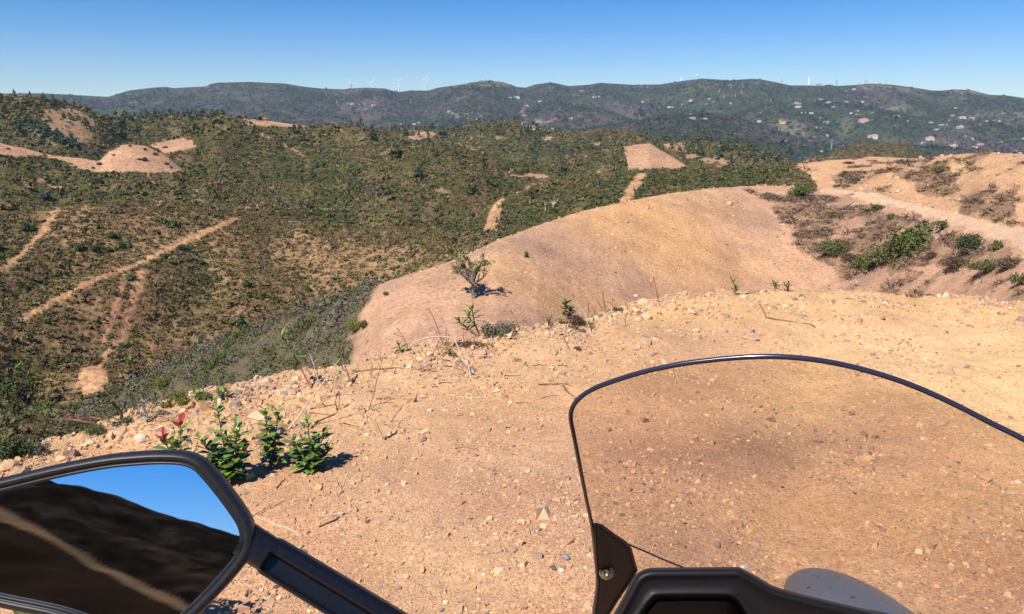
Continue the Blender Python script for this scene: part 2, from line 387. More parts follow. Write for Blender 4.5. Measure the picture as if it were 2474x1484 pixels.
LINES = [  # (centre line, width in photo pixels, bare share)
 ([(570,528),(500,560),(440,588),(400,606),(330,638),(270,658),(200,690),(130,725),(55,768)], 17, 1.0),
 ([(500,556),(440,580),(390,600)], 16, .8),
 ([(300,665),(284,710),(272,760),(248,828)], 15, 1.0),
 ([(342,655),(328,700),(312,745),(297,772)], 22, 1.0),
 ([(305,790),(285,825),(262,850)], 18, 1.0),
 ([(238,885),(262,850)], 16, .9),
 ([(135,508),(98,570),(62,610),(20,640),(0,655)], 18, .75),
 ([(1553,420),(1538,445),(1515,475),(1498,495)], 26, .95),
 ([(1312,447),(1255,464),(1210,482),(1193,508),(1180,550)], 20, .95),
 ([(1208,492),(1205,520),(1195,550)], 16, .8),
 ([(78,273),(120,268),(180,262)], 5, .95), ([(105,290),(150,295),(225,298)], 7, .95), ([(130,322),(170,328),(212,332)], 7, .9),
 ([(75,317),(100,332),(140,352)], 8, .85), ([(335,284),(370,280),(400,281),(465,287),(525,281)], 5, .9),
 ([(425,337),(470,318),(505,298),(524,284)], 7, .9), ([(630,322),(660,337)], 6, .8), ([(690,353),(740,380)], 6, .7),
 ([(920,375),(955,352)], 7, .8), ([(885,400),(905,390)], 7, .8), ([(1103,345),(1140,360),(1165,375)], 6, .9),
 ([(1125,350),(1140,332)], 6, .8), ([(1460,400),(1440,420)], 6, .7), ([(2075,346.5),(2125,348),(2188,347),(2209,361),(2236,381)], 5, .95),
 ([(2003,380),(2040,362)], 4, .7), ([(818,310),(826,318)], 6, .9), ([(1085,480),(1150,500)], 5, .5), ([(610,520),(700,535),(800,548)], 6, .6),
 ([(355,420),(365,440),(385,460)], 7, .7), ([(465,470),(490,490)], 7, .5),
]
PW = []
for ridge, pts, share in POLYS:
    c = cast(*densify(pts, 5).T)[:, :2]; PW.append((RID[ridge], c, share))
LW = []
for pts, wd, share in LINES:
    q = densify(pts, 5, False); c = cast(*q.T); r = np.hypot(c[:, 0], c[:, 1]); LW.append((c[:, :2], wd * r / F * .5, share))
def in_poly(x, y, P):
    ins = np.zeros(x.shape, bool); n = len(P); j = n - 1
    for i in range(n):
        xi, yi = P[i]; xj, yj = P[j]
        if yi != yj:
            ins ^= ((yi > y) != (yj > y)) & (x < (xj - xi) * (y - yi) / (yj - yi) + xi)
        j = i
    return ins
def bare_share(x, y, who, vis_only=False):
    """0 = closed scrub, 1 = bare earth"""
    r = np.hypot(x, y)
    wob = fbm(x / (.02 * r + .3), y / (.02 * r + .3), 3, 41) * .012 * r
    xx = x + wob; yy = y + fbm(x / (.02 * r + .3) + 31, y / (.02 * r + .3), 3, 43) * .012 * r
    b = np.zeros(x.shape)
    for rid, P, share in PW:
        lo = P.min(0) - 5; hi = P.max(0) + 5
        k = np.nonzero((x > lo[0]) & (x < hi[0]) & (y > lo[1]) & (y < hi[1]) & (who == rid))[0]
        if len(k): b[k] = np.maximum(b[k], share * in_poly(xx[k], yy[k], P))
    for P, hw, share in LW:
        m = hw.max() + 3; lo = P.min(0) - m; hi = P.max(0) + m
        k = np.nonzero((x > lo[0]) & (x < hi[0]) & (y > lo[1]) & (y < hi[1]))[0]
        if not len(k): continue
        dm = np.full(len(k), 1e9)
        for i in range(len(P) - 1):
            a = P[i]; d = P[i + 1] - a; L = (d * d).sum()
            if L < 1e-9 or L > (60 * hw.max()) ** 2: continue
            qx, qy = x[k] + .3 * (xx[k] - x[k]), y[k] + .3 * (yy[k] - y[k]); t = np.clip(((qx - a[0]) * d[0] + (qy - a[1]) * d[1]) / L, 0, 1)
            dd = np.hypot(qx - a[0] - t * d[0], qy - a[1] - t * d[1]) / hw[i]
            dm = np.minimum(dm, dd)
        b[k] = np.maximum(b[k], share * (1 - smooth(.6, 1.3, dm + .25 * fbm(x[k] / 3, y[k] / 3, 3, 97))))
    # the big bare hill, open to its left-hand edge; the bank and the knob beyond the road
    az = np.arctan2(x, y)
    edge = np.interp(r, BL_r, BL_a) + .022 * fbm(x / 3, y / 3, 3, 77)
    bb = smooth(-.006, .006, (az - edge) * .6)
    b = np.where(who == RID["bare"], np.maximum(b, bb), b)
    kedge = np.interp(r, KL_r, KL_a)
    b = np.where(who == RID["knob"], np.maximum(b, .97 * smooth(-.002, .002, az - kedge)), b)
    b = np.where(who == RID["bank"], np.maximum(b, .93), b)
    b = np.where((who == 0), 1.0, b)
    b = np.where(who == RID["shelf"], np.maximum(b, .62 * smooth(-.1, .2, fbm(x / 2.5, y / 2.5, 3, 51))), b)
    n = fbm(x / (.05 * r + 1), y / (.05 * r + 1), 4, 61)
    thin = np.where(who == RID["nearhill"], .30 * smooth(.0, .35, n), .16 * smooth(.1, .4, n))
    thin = np.where(who >= RID["spur"], .15 * smooth(.15, .4, fbm(x / 90, y / 90, 4, 62)), thin)
    return np.clip(np.maximum(b, thin), 0, 1)
_bl = cast([845, 850, 860, 872, 884, 896, 908, 920], [880, 860, 815, 770, 738, 716, 698, 686])
_o = np.argsort(np.hypot(_bl[:, 0], _bl[:, 1])); BL_r = np.hypot(_bl[:, 0], _bl[:, 1])[_o]; BL_a = np.arctan2(_bl[:, 0], _bl[:, 1])[_o]
_kl = cast([1972, 1963, 1942, 1928, 1916], [446, 436, 413, 407, 402.5])
_o = np.argsort(np.hypot(_kl[:, 0], _kl[:, 1])); KL_r = np.hypot(_kl[:, 0], _kl[:, 1])[_o]; KL_a = np.arctan2(_kl[:, 0], _kl[:, 1])[_o]
# the dirt road round the bare hill's rim
RD_lo = cast([1980,2050,2150,2250,2350,2420,2474,2560], [462,472,495,522,555,581,606,645])[:, :2]
RD_hi = np.array([on_crest("bare", p, .6)[:2] for p in (1990,2060,2160,2260,2360,2430,2474,2560)])
ROAD = np.vstack([RD_lo, RD_hi[::-1]])

ME_a = cast_mirror([(-140,1186),(-40,1220),(40,1255),(130,1304),(200,1344),(270,1380),(350,1422),(440,1468)]); ME_b = cast_mirror([(-140,1202),(-40,1237),(40,1273),(130,1322),(200,1361),(270,1396),(350,1437),(440,1482)])
ME_c, ME_w = (ME_a + ME_b) / 2, np.hypot(*(ME_a - ME_b).T) / 2
def verge(x, y):
    d = np.full(x.shape, 1e9)
    for i in range(len(ME_c) - 1):
        a = ME_c[i]; v = ME_c[i + 1] - a; t = np.clip(((x - a[0]) * v[0] + (y - a[1]) * v[1]) / (v @ v), 0, 1)
        d = np.minimum(d, np.hypot(x - a[0] - t * v[0], y - a[1] - t * v[1]) / (ME_w[i] + (ME_w[i + 1] - ME_w[i]) * t))
    return 1 - smooth(.35, 1.0, d)
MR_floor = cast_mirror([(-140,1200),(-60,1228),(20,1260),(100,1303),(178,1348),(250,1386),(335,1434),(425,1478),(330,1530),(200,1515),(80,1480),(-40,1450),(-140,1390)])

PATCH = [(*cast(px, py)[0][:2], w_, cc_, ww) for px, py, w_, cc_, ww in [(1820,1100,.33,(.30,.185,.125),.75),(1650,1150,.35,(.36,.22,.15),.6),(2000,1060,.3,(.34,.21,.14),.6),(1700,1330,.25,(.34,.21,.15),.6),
  (2330,850,1.1,(.74,.50,.25),.8),(2460,930,.8,(.74,.50,.25),.8),(2150,800,.9,(.66,.42,.24),.6),(1100,1330,.35,(.58,.36,.20),.6),(1230,1200,.5,(.44,.255,.165),.6),(1900,1250,.35,(.52,.31,.16),.7)]]
ORANGE = [(*cast(px, py)[0][:2], w_) for px, py, w_ in [(1590,525,7),(1530,505,5),(1680,600,6),(1650,640,4),(1480,560,5),(1400,520,4),(1290,705,2.5),(1450,720,3),(1620,470,7),(1240,640,2.5)]]
BR = cast([1800,1870,1990,2050,2180,2330,2474,2474,2400,2250,2120,2040,1990,1940,1890,1840], [458,466,474,488,516,568,625,672,668,640,660,668,640,600,540,480])[:, :2]
BR2 = cast([2010,2150,2300,2474,2474,2300,2100,1990], [690,665,668,690,735,725,700,700])[:, :2]
BK_ = cast([2107,2153,2237,2290,2330,2400,2474,2474,2390,2330,2270,2215,2150], [418,405,388,398,412,424,440,548,524,490,470,440,425])[:, :2]
def litter(x, y, who):
    """how thickly raked-off brush and dry growth lies"""
    n = fbm(x / 4, y / 4, 5, 311); r = np.hypot(x, y); wx = x + 2.5 * fbm(x / 6, y / 6, 3, 317); wy = y + 2.5 * fbm(x / 6 + 9, y / 6, 3, 318)
    k = np.where(who == RID["bare"], np.maximum(in_poly(wx, wy, BR) * smooth(-.40, .08, n), in_poly(wx, wy, BR2) * smooth(-.1, .22, fbm((x + y) / 7, (x - y) / 2, 4, 319)) * .7), 0)
    k = np.where(who == RID["bank"], np.maximum(in_poly(wx, wy, BK_) * smooth(-.35, .1, n), smooth(.12, .32, fbm(x / 9, y / 4, 4, 15)) * .6), k)
    k = np.where((who == RID["knob"]), smooth(.08, .3, fbm(x / 14, y / 5, 4, 313)) * .6, k)
    return np.clip(k * ~in_poly(x, y, ROAD) * (r > 14), 0, 1)

# ------------------------------------------------------------------ the ground sheet, split where its character changes
def build_ground():
    fine = np.arange(-41, 41.01, .1) * D2R
    side = np.concatenate([np.arange(41.8, 75, .8), np.arange(75, 120, 1.0), np.arange(120, 180.01, .3)]) * D2R
    A = np.concatenate([-side[::-1], fine, side])
    R = [.25]
    while R[-1] < 6500:
        R.append(R[-1] * (1.0075 if R[-1] > 1.5 else 1.06))
    R = np.array(R)
    na, nr = len(A), len(R)
    AA, RR = np.meshgrid(A, R, indexing='ij')
    X = (np.sin(AA) * RR).ravel(); Y = (np.cos(AA) * RR).ravel()
    Z, WHO = land(X, Y)
    B = bare_share(X, Y, WHO)
    r = RR.ravel(); az = AA.ravel()
    # --- earth colours; behind the rider they are darkened to stand for shade
    n1 = fbm(X / 1.1, Y / 1.1, 4, 101); n2 = fbm(X / 9, Y / 9, 4, 103); n3 = fbm(X / 60, Y / 60, 4, 105)
    def mix(a, b, t): return a + (np.array(b) - a) * np.clip(t, 0, 1)[:, None]
    soil = np.tile(np.array((.48, .285, .155)), (len(X), 1))
    soil = mix(soil, (.46, .25, .15), smooth(-.1, .4, n2)); soil = mix(soil, (.56, .35, .165), smooth(.05, .45, n1) * .8)
    # plateau: pinkish packed earth near the machine, pale gravel at the rim, yellow wheel tracks to the right
    p = WHO == 0
    c = np.tile(np.array((.535, .325, .185)), (len(X), 1))
    c = mix(c, (.51, .28, .162), smooth(-.15, .35, fbm(X / .8, Y / .8, 4, 7)) * smooth(5.5, 3, r))
    re = plateau_edge(az); c = mix(c, (.61, .39, .21), smooth(-2.2, -.4, r - re) * .6)
    trk = np.exp(-((X - 1.15 - .42 * (Y - 3)) / .35) ** 2) + np.exp(-((X - 2.6 - .30 * (Y - 3)) / .4) ** 2)
    c = mix(c, (.66, .44, .20), np.clip(trk, 0, 1) * .55 * smooth(2.5, 4.5, r)); c = mix(c, (.62, .37, .16), smooth(.1, .5, fbm(X / 1.9, Y / 1.9, 3, 9)) * .5)
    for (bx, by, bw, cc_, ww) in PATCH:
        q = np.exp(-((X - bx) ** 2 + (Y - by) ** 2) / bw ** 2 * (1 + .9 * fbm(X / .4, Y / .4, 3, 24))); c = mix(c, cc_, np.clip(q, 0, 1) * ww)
    soil[p] = c[p]
    # the bare hill: mauve-brown with orange scars
    h = WHO == RID["bare"]
    c = np.tile(np.array((.475, .288, .180)), (len(X), 1))
    c = mix(c, (.335, .212, .155), smooth(-.10, .40, fbm(X / 8 + 3, Y / 10, 5, 11)) * .9)
    for (bx, by, bw) in ORANGE:
        q = np.exp(-((X - bx) ** 2 + (Y - by) ** 2) / bw ** 2 * (1 + .8 * fbm(X / 3, Y / 3, 3, 14))); c = mix(c, (.60, .345, .155), np.clip(q, 0, 1) * .5)
    c = mix(c, (.58, .365, .22), smooth(.2, .5, fbm(X / 4, Y / 4, 4, 13)) * .5)
    soil[h] = c[h]
    h = (WHO == RID["bank"]) | (WHO == RID["knob"])
    c = np.tile(np.array((.51, .305, .175)), (len(X), 1)); c = mix(c, (.62, .40, .2), smooth(.15, .4, fbm(X / 5, Y / 5, 3, 17)) * .6)
    soil[h] = c[h]
    lit = litter(X, Y, WHO)[:, None] * .8; soil = soil + (np.array((.21, .135, .085)) - soil) * lit
    soil[WHO == RID["shelf"]] *= .8
    far = WHO >= RID["strip"]
    soil[far] = mix(soil, (.41, .25, .165), np.full(len(X), .7))[far]
    soil[WHO >= RID["spur"]] = (.30, .24, .17)
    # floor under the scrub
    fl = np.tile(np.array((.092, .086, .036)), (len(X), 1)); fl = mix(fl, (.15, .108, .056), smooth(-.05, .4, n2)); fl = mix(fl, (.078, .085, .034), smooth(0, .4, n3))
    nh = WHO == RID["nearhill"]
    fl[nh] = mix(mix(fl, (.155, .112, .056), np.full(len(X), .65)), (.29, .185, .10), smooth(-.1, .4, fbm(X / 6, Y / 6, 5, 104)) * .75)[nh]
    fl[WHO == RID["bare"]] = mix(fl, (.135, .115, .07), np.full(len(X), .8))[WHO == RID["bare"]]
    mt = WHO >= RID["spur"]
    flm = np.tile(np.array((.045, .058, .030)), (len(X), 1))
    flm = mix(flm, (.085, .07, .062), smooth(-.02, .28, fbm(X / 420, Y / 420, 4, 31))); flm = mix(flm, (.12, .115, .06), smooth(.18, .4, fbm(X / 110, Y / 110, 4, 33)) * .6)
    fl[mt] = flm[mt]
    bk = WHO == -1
    B = np.where(bk, .10 + .0 * B, B); soil[bk] = (.02, .014, .009)  # hill shown in the mirror: the shade of its sunless side is in the colour
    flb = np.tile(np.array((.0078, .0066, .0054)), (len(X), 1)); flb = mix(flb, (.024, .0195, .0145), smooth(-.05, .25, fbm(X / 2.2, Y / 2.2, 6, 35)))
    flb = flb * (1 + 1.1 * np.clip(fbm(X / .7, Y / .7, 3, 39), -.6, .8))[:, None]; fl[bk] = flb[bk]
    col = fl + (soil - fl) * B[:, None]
    wr = 1.1 * fbm(X / 2.5, Y / 2.5, 3, 19); road = in_poly(X + wr, Y + wr, ROAD) & (r > 20)
    col[road] = np.array((.575, .39, .25)) * (1 + .10 * n1[road])[:, None]
    back = Y < -.5                              # the track goes on behind the rider, darkened along with the hill
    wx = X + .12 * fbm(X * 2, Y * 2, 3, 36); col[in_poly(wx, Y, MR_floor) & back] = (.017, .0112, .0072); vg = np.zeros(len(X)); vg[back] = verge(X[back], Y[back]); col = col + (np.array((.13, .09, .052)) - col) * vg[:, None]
    # --- faces per region
    idx = np.arange(na * nr).reshape(na, nr)
    q = np.stack([idx[:-1, :-1], idx[1:, :-1], idx[1:, 1:], idx[:-1, 1:]], -1).reshape(-1, 4)[:, ::-1]
    V = np.stack([X, Y, Z], -1)
    hub = len(V); V = np.vstack([V, [[0, 0, gz(0.0, 0.01)]]]); col = np.vstack([col, col[:1]])
    who_f = WHO[q].max(1); road_f = road[q].sum(1) >= 3
    near = who_f <= 0
    regions = {
     "ground": near, "dirt_road": road_f & ~near,
     "bare_hillside": ~near & ~road_f & np.isin(who_f, [RID["bare"], RID["bank"], RID["knob"]]),
     "hills": ~near & ~road_f & np.isin(who_f, [RID[k] for k in ("shelf", "scrubridge", "nearhill", "strip", "valley", "midhill", "pinehill", "ridgeline", "farknob")]),
     "mountains": ~near & ~road_f & (who_f >= RID["spur"]),
    }
    mats = {"ground": soil_mat("packed_gravel_earth", 1.3, 22, .8, .45, .008, .14, 130),
            "dirt_road": soil_mat("road_dust", .4, 6, .4, .3, .05, .08, 9),
            "bare_hillside": soil_mat("bulldozed_earth", .35, 3.5, .6, .35, .06, .13, 6.0),
            "hills": soil_mat("scrubland_floor", .06, .7, .5, .8, .3, .25, 1.2),
            "mountains": soil_mat("mountain_floor", .01, .08, .5, .8, 2.0, .25, .12)}
    for nm, k in regions.items():
        f = q[k]
        if nm == "ground":
            ring = idx[:, 0]; tri = np.stack([ring[1:], np.full(na - 1, hub), ring[:-1], ring[:-1]], -1)
        u, inv = np.unique(f, return_inverse=True)
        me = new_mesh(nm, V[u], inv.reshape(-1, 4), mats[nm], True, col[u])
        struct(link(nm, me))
    return X, Y, Z, WHO, B, A, R
GX, GY, GZ, GWHO, GB, GA, GR = build_ground()
# how far each grid point lies under the line of sight (for leaving out scrub nobody could see)
_sl = ((GZ - EYE) / np.hypot(GX, GY)).reshape(len(GA), len(GR)); _run = np.maximum.accumulate(_sl, 1)
def seen(x, y, z, top, margin):
    az = np.arctan2(x, y); r = np.hypot(x, y)
    i = np.clip(np.searchsorted(GA, az), 0, len(GA) - 1); j = np.clip(np.searchsorted(GR, r) - 1, 0, len(GR) - 1)
    return (z + top - EYE) / r > _run[i, j] - margin

# ------------------------------------------------------------------ scrub and woodland: countless bushes, one object per kind of cover
def clumps(P, rad, hgt, col, K, leaf, seed, flat=.35, jit=.55, colvar=.30):
    """P (n,3) bases. Each bush = K small facets spread over an uneven dome."""
    g = np.random.default_rng(seed); n = len(P)
    u = g.uniform(-.25, 1, (n, K)); ph = g.uniform(0, 2 * math.pi, (n, K)); s = np.sqrt(np.clip(1 - u * u, 0, 1))
    nrm = np.stack([s * np.cos(ph), s * np.sin(ph), u], -1)
    lob = 1 + .30 * np.sin(ph * 3 + g.uniform(0, 6, (n, 1))) * s
    q = g.uniform(.45, 1.02, (n, K))[..., None] * lob[..., None]
    c = nrm * q * np.stack([rad, rad, hgt], -1)[:, None, :]
    c[..., 2] = c[..., 2] * .85 + hgt[:, None] * .22
    c = c + P[:, None, :]
    d = nrm + g.normal(0, jit, (n, K, 3)); d /= np.linalg.norm(d, axis=-1, keepdims=True)
    t = np.cross(d, g.normal(0, 1, (n, K, 3))); t /= np.linalg.norm(t, axis=-1, keepdims=True) + 1e-9
    b = np.cross(d, t); L = (leaf * rad)[:, None, None] * g.uniform(.6, 1.4, (n, K, 1))
    V = np.stack([c + t * L, c - t * L * .5 + b * L * .8, c - t * L * .5 - b * L * .8], 2).reshape(-1, 3)
    cc = col[:, None, :] * g.uniform(1 - colvar, 1 + colvar, (n, K, 1))
    C = np.repeat(cc.reshape(-1, 3), 3, 0)
    return V, C
MAT_LEAF = attr_mat("scrub_foliage", .75, .15)
def stuff_mesh(name, parts, mat=None):
    V = np.vstack([p[0] for p in parts]); C = np.vstack([p[1] for p in parts])
    Fc = np.arange(len(V)).reshape(-1, 3)
    return struct(link(name, new_mesh(name, V, Fc, mat or MAT_LEAF, False, C)), "stuff")
def pick(col_list, n, wts, g):
    k = g.choice(len(col_list), n, p=np.array(wts) / sum(wts)); return np.array(col_list)[k]
OLIVE, DARK, BROWN, GREY, YEL, TAN = (.112, .114, .037), (.070, .085, .029), (.165, .112, .052), (.16, .145, .112), (.16, .16, .042), (.30, .205, .11)

def scatter(r0, r1, spacing, seed, amax=39):
    g = np.random.default_rng(seed)
    n = int((amax * 2 * D2R) * (r1 * r1 - r0 * r0) / 2 / spacing ** 2)
    r = np.sqrt(g.uniform(r0 * r0, r1 * r1, n)); a = g.uniform(-amax, amax, n) * D2R
    x = np.sin(a) * r; y = np.cos(a) * r; z, who = land(x, y)
    return g, x, y, z, who, r
def cover(r0, r1, spacing, seed, size, K, leaf, sel, colour, margin=.035, hmul=.58, keep=None, top=2.5, colvar=.16):
    g, x, y, z, who, r = scatter(r0, r1, spacing, seed)
    k = np.isin(who, [RID[s] for s in sel]) & seen(x, y, z, top, margin)
    x, y, z, who, r = x[k], y[k], z[k], who[k], r[k]
    b = bare_share(x, y, who)
    dens = keep(x, y, who, r, b) if keep else np.where(b > .5, (1 - b) ** 2, 1 - .8 * b)
    k = g.random(len(x)) < dens
    x, y, z, who, r = x[k], y[k], z[k], who[k], r[k]
    n = len(x)
    rad = size * g.lognormal(0, .38, n); hg = rad * hmul * g.uniform(.6, 1.4, n)
    col = colour(x, y, who, r, n, g)
    return clumps(np.stack([x, y, z - .12 * rad], -1), rad, hg, col, K, leaf, seed + 1, colvar=colvar)
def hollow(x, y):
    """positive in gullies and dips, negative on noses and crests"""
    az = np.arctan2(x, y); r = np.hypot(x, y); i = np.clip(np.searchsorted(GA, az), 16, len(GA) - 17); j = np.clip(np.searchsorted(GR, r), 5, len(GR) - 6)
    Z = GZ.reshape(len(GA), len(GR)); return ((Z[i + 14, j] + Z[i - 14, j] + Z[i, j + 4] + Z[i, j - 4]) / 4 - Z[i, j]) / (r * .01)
def hillcol(x, y, who, r, n, g):
    a = fbm(x / 22, y / 22, 4, 301); b = fbm(x / 9, y / 9, 3, 303)
    c = pick([OLIVE, DARK, BROWN, GREY, YEL], n, [4, 4, 1.6, .6, .7], g)
    nb = who == RID['nearhill']; c[nb] = pick([(.112, .108, .042), DARK, BROWN, (.135, .112, .058), YEL], n, [3, 1.1, 2.6, 2.4, .4], g)[nb]
    br = pick([BROWN, (.17, .12, .06), OLIVE, TAN], n, [4, 3, 1.5, 1.5], g)
    a = a + .6 * fbm(x / 75, y / 75, 3, 305)
    w_ = (a + .5 * b + g.normal(0, .18, n) + np.where(who == RID["nearhill"], .10, -.13)) > .12
    c[w_] = br[w_]
    h = hollow(x, y); dk = (h + g.normal(0, .07, n) > np.where(nb, .16, .10)) | ((who == RID["scrubridge"]) & (g.random(n) < .6)); c[dk] = pick([DARK, (.05, .072, .026), OLIVE], n, [3, 2, 1], g)[dk]  # denser dark scrub in gullies; its colour also makes up for weak relief shading
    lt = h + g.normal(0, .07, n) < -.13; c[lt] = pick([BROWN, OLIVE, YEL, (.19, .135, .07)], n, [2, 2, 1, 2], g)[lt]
    return c
def greycol(x, y, who, r, n, g):
    c = pick([GREY, (.15, .13, .09), (.12, .12, .05), (.095, .105, .038)], n, [3.4, 3, 2, 1.5], g)
    m = fbm(x / 7, y / 7, 3, 307) + .012 * (58 - r) > .08
    c[m & (g.random(n) < .75)] = (.075, .095, .026)
    return c
HILLS_NEAR = ("nearhill", "scrubridge", "knob"); HILLS_FAR = ("strip", "valley", "midhill", "pinehill", "ridgeline", "farknob")
parts = [
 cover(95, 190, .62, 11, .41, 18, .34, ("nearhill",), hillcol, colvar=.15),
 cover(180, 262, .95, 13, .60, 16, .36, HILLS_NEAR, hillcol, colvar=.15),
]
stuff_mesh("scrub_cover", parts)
parts = [cover(36, 95, .55, 15, .42, 30, .16, ("bare",), greycol, hmul=1.2, top=1.5),
         cover(10, 34, .42, 17, .30, 120, .085, ("shelf",), lambda x, y, who, r, n, g: pick([OLIVE, GREY, DARK, BROWN], n, [3, 2, 2, 2], g), hmul=1.1, margin=.3, top=2)]
stuff_mesh("grey_heath", parts)
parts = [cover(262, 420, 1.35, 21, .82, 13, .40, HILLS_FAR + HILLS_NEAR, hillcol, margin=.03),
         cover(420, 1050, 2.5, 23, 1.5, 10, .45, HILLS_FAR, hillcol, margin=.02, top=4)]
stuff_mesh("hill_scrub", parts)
def mtcol(x, y, who, r, n, g):
    m = fbm(x / 420, y / 420, 4, 31); c = pick([(.040, .056, .026), (.030, .046, .022), (.06, .07, .03)], n, [3, 3, 1.2], g)
    w_ = (m + g.normal(0, .10, n)) > .13; c[w_] = pick([(.085, .072, .062), (.10, .085, .07), (.06, .06, .045)], n, [3, 2, 2], g)[w_]
    return c
parts = [cover(1300, 2400, 9, 25, 3.6, 10, .5, ("spur", "mountain"), mtcol, margin=.006, hmul=1.1, top=8, keep=lambda x, y, who, r, b: (1 - b) * .9),
         cover(2400, 4250, 13, 27, 5.2, 9, .5, ("spur", "mountain"), mtcol, margin=.004, hmul=1.0, top=8, keep=lambda x, y, who, r, b: (1 - b) * (.35 + .65 * smooth(-.2, .1, fbm(x / 260, y / 260, 3, 37))) * smooth(.985, .91, r / np.interp(np.arctan2(x, y), _R[-1][0], _R[-1][2])))]
stuff_mesh("woodland", parts)
# dead brush raked off the bare ground, and thin brown growth on the bank
def brushcol(x, y, who, r, n, g): return pick([(.19, .135, .095), (.13, .10, .078), (.24, .165, .105), (.13, .115, .05)], n, [3, 2, 3, 1], g)
def keep_brush(x, y, who, r, b): return litter(x, y, who) * np.where((who == RID['knob']) & (b < .5), 0, .85)
def twigs(P, rad, col, K, seed):
    g = np.random.default_rng(seed); n = len(P)
    a = g.uniform(0, 6.283, (n, K)); el = g.uniform(-.05, .8, (n, K)); L = rad[:, None] * g.uniform(.5, 1.5, (n, K))
    d = np.stack([np.cos(a) * np.cos(el), np.sin(a) * np.cos(el), np.sin(el)], -1)
    o = P[:, None, :] + np.stack([g.normal(0, .6, (n, K)), g.normal(0, .6, (n, K)), g.uniform(0, .25, (n, K))], -1) * rad[:, None, None]
    s = np.cross(d, g.normal(0, 1, (n, K, 3))); s /= np.linalg.norm(s, axis=-1, keepdims=True) + 1e-9
    wd = (rad * .085)[:, None, None]
    V = np.stack([o - s * wd, o + s * wd, o + d * L[..., None]], 2).reshape(-1, 3)
    C = np.repeat((col[:, None, :] * g.uniform(.6, 1.3, (n, K, 1))).reshape(-1, 3), 3, 0)
    return V, C
g, x, y, z, who, r = scatter(20, 235, .55, 29)
k = np.isin(who, [RID["bare"], RID["bank"], RID["knob"]]) & seen(x, y, z, 1, .03); x, y, z, who, r = x[k], y[k], z[k], who[k], r[k]
k = g.random(len(x)) < keep_brush(x, y, who, r, bare_share(x, y, who)); x, y, z, who, r = x[k], y[k], z[k], who[k], r[k]
rad = (.22 + .0022 * r) * g.lognormal(0, .35, len(x)); P = np.stack([x, y, z], -1); cc = brushcol(x, y, who, r, len(x), g)
half = g.random(len(x)) < .5
stuff_mesh("dead_brush", [twigs(P, rad, cc, 16, 30), clumps(P[half], rad[half] * .7, rad[half] * .45, cc[half], 12, .3, 31)])

# ------------------------------------------------------------------ gravel and stones
def shards(P, sx, col, seed, flat=(.25, .7)):
    """angular stones: a jittered eight-cornered block each"""
    g = np.random.default_rng(seed); n = len(P)
    base = np.array([(-1,-1,-1),(1,-1,-1),(1,1,-1),(-1,1,-1),(-1,-1,1),(1,-1,1),(1,1,1),(-1,1,1)], float)
    v = np.tile(base, (n, 1, 1)); v[:, 4:, :2] *= g.uniform(.45, .9, (n, 1, 1)); v += g.normal(0, .20, v.shape)
    dims = np.stack([sx * g.uniform(.7, 1.3, n), sx * g.uniform(.45, .95, n), sx * g.uniform(*flat, n)], -1) * .5
    v *= dims[:, None, :]
    a = g.uniform(0, 6.283, n); tx = g.normal(0, .25, n); ty = g.normal(0, .25, n)
    ca, sa = np.cos(a)[:, None], np.sin(a)[:, None]
    X, Y, Z = v[..., 0], v[..., 1], v[..., 2]
    Z = Z + X * tx[:, None] + Y * ty[:, None]
    v = np.stack([X * ca - Y * sa, X * sa + Y * ca, Z], -1) + P[:, None, :]
    f = np.array([(0,3,2,1),(4,5,6,7),(0,1,5,4),(1,2,6,5),(2,3,7,6),(3,0,4,7)])
    Fc = (np.arange(n)[:, None, None] * 8 + f[None]).reshape(-1, 4)
    C = np.repeat(col * g.uniform(.82, 1.18, (n, 1)), 8, 0)
    return v.reshape(-1, 3), Fc, C
# loose rubble on the bulldozed hill
def rubble():
    g, x, y, z, who, r = scatter(20, 125, .62, 57)
    k = np.isin(who, [RID['bare'], RID['bank']]) & seen(x, y, z, .5, .03); x, y, z, who, r = x[k], y[k], z[k], who[k], r[k]
    k = (bare_share(x, y, who) > .8) & (g.random(len(x)) < .25 + .75 * smooth(-.1, .3, fbm(x / 5, y / 5, 3, 58))); x, y, z, r = x[k], y[k], z[k], r[k]
    sz = (.03 + .0011 * r) * g.lognormal(0, .5, len(x))
    V, Fc, C = shards(np.stack([x, y, z + sz * .1], -1), sz, pick([(.50, .31, .18), (.60, .42, .25), (.36, .23, .15), (.66, .50, .34)], len(x), [4, 3, 3, 1], g), 59)
    struct(link('rubble', new_mesh('rubble', V, Fc, MAT_STONE, False, C)), 'stuff')
MAT_STONE = attr_mat("broken_stone", .9, .2, (60, .12))
STONE = [(.58, .38, .21), (.62, .44, .26), (.50, .31, .18), (.46, .27, .17), (.36, .25, .18), (.62, .46, .29), (.30, .225, .18), (.58, .36, .16)]
rubble()
g = np.random.default_rng(51)
n = 230000
rr = np.exp(g.uniform(math.log(1.3), math.log(9.0), n)); aa = g.uniform(-39, 39, n) * D2R
re = plateau_edge(aa); k = rr < re + .25; rr, aa, re = rr[k], aa[k], re[k]
x, y = np.sin(aa) * rr, np.cos(aa) * rr
patch = fbm(x / .6, y / .6, 4, 53)
rim = smooth(-1.6, -.2, rr - re)
k = g.random(len(x)) < (.22 + .78 * smooth(-.15, .3, patch + .5 * fbm(x / 1.7, y / 1.7, 3, 54))) * (1 - .6 * np.clip(np.exp(-((x - 1.15 - .42 * (y - 3)) / .3) ** 2) + np.exp(-((x - 2.6 - .30 * (y - 3)) / .35) ** 2), 0, 1)) * (.55 + .45 * rim); x, y, rr, rim = x[k], y[k], rr[k], rim[k]
z, _ = land(x, y)
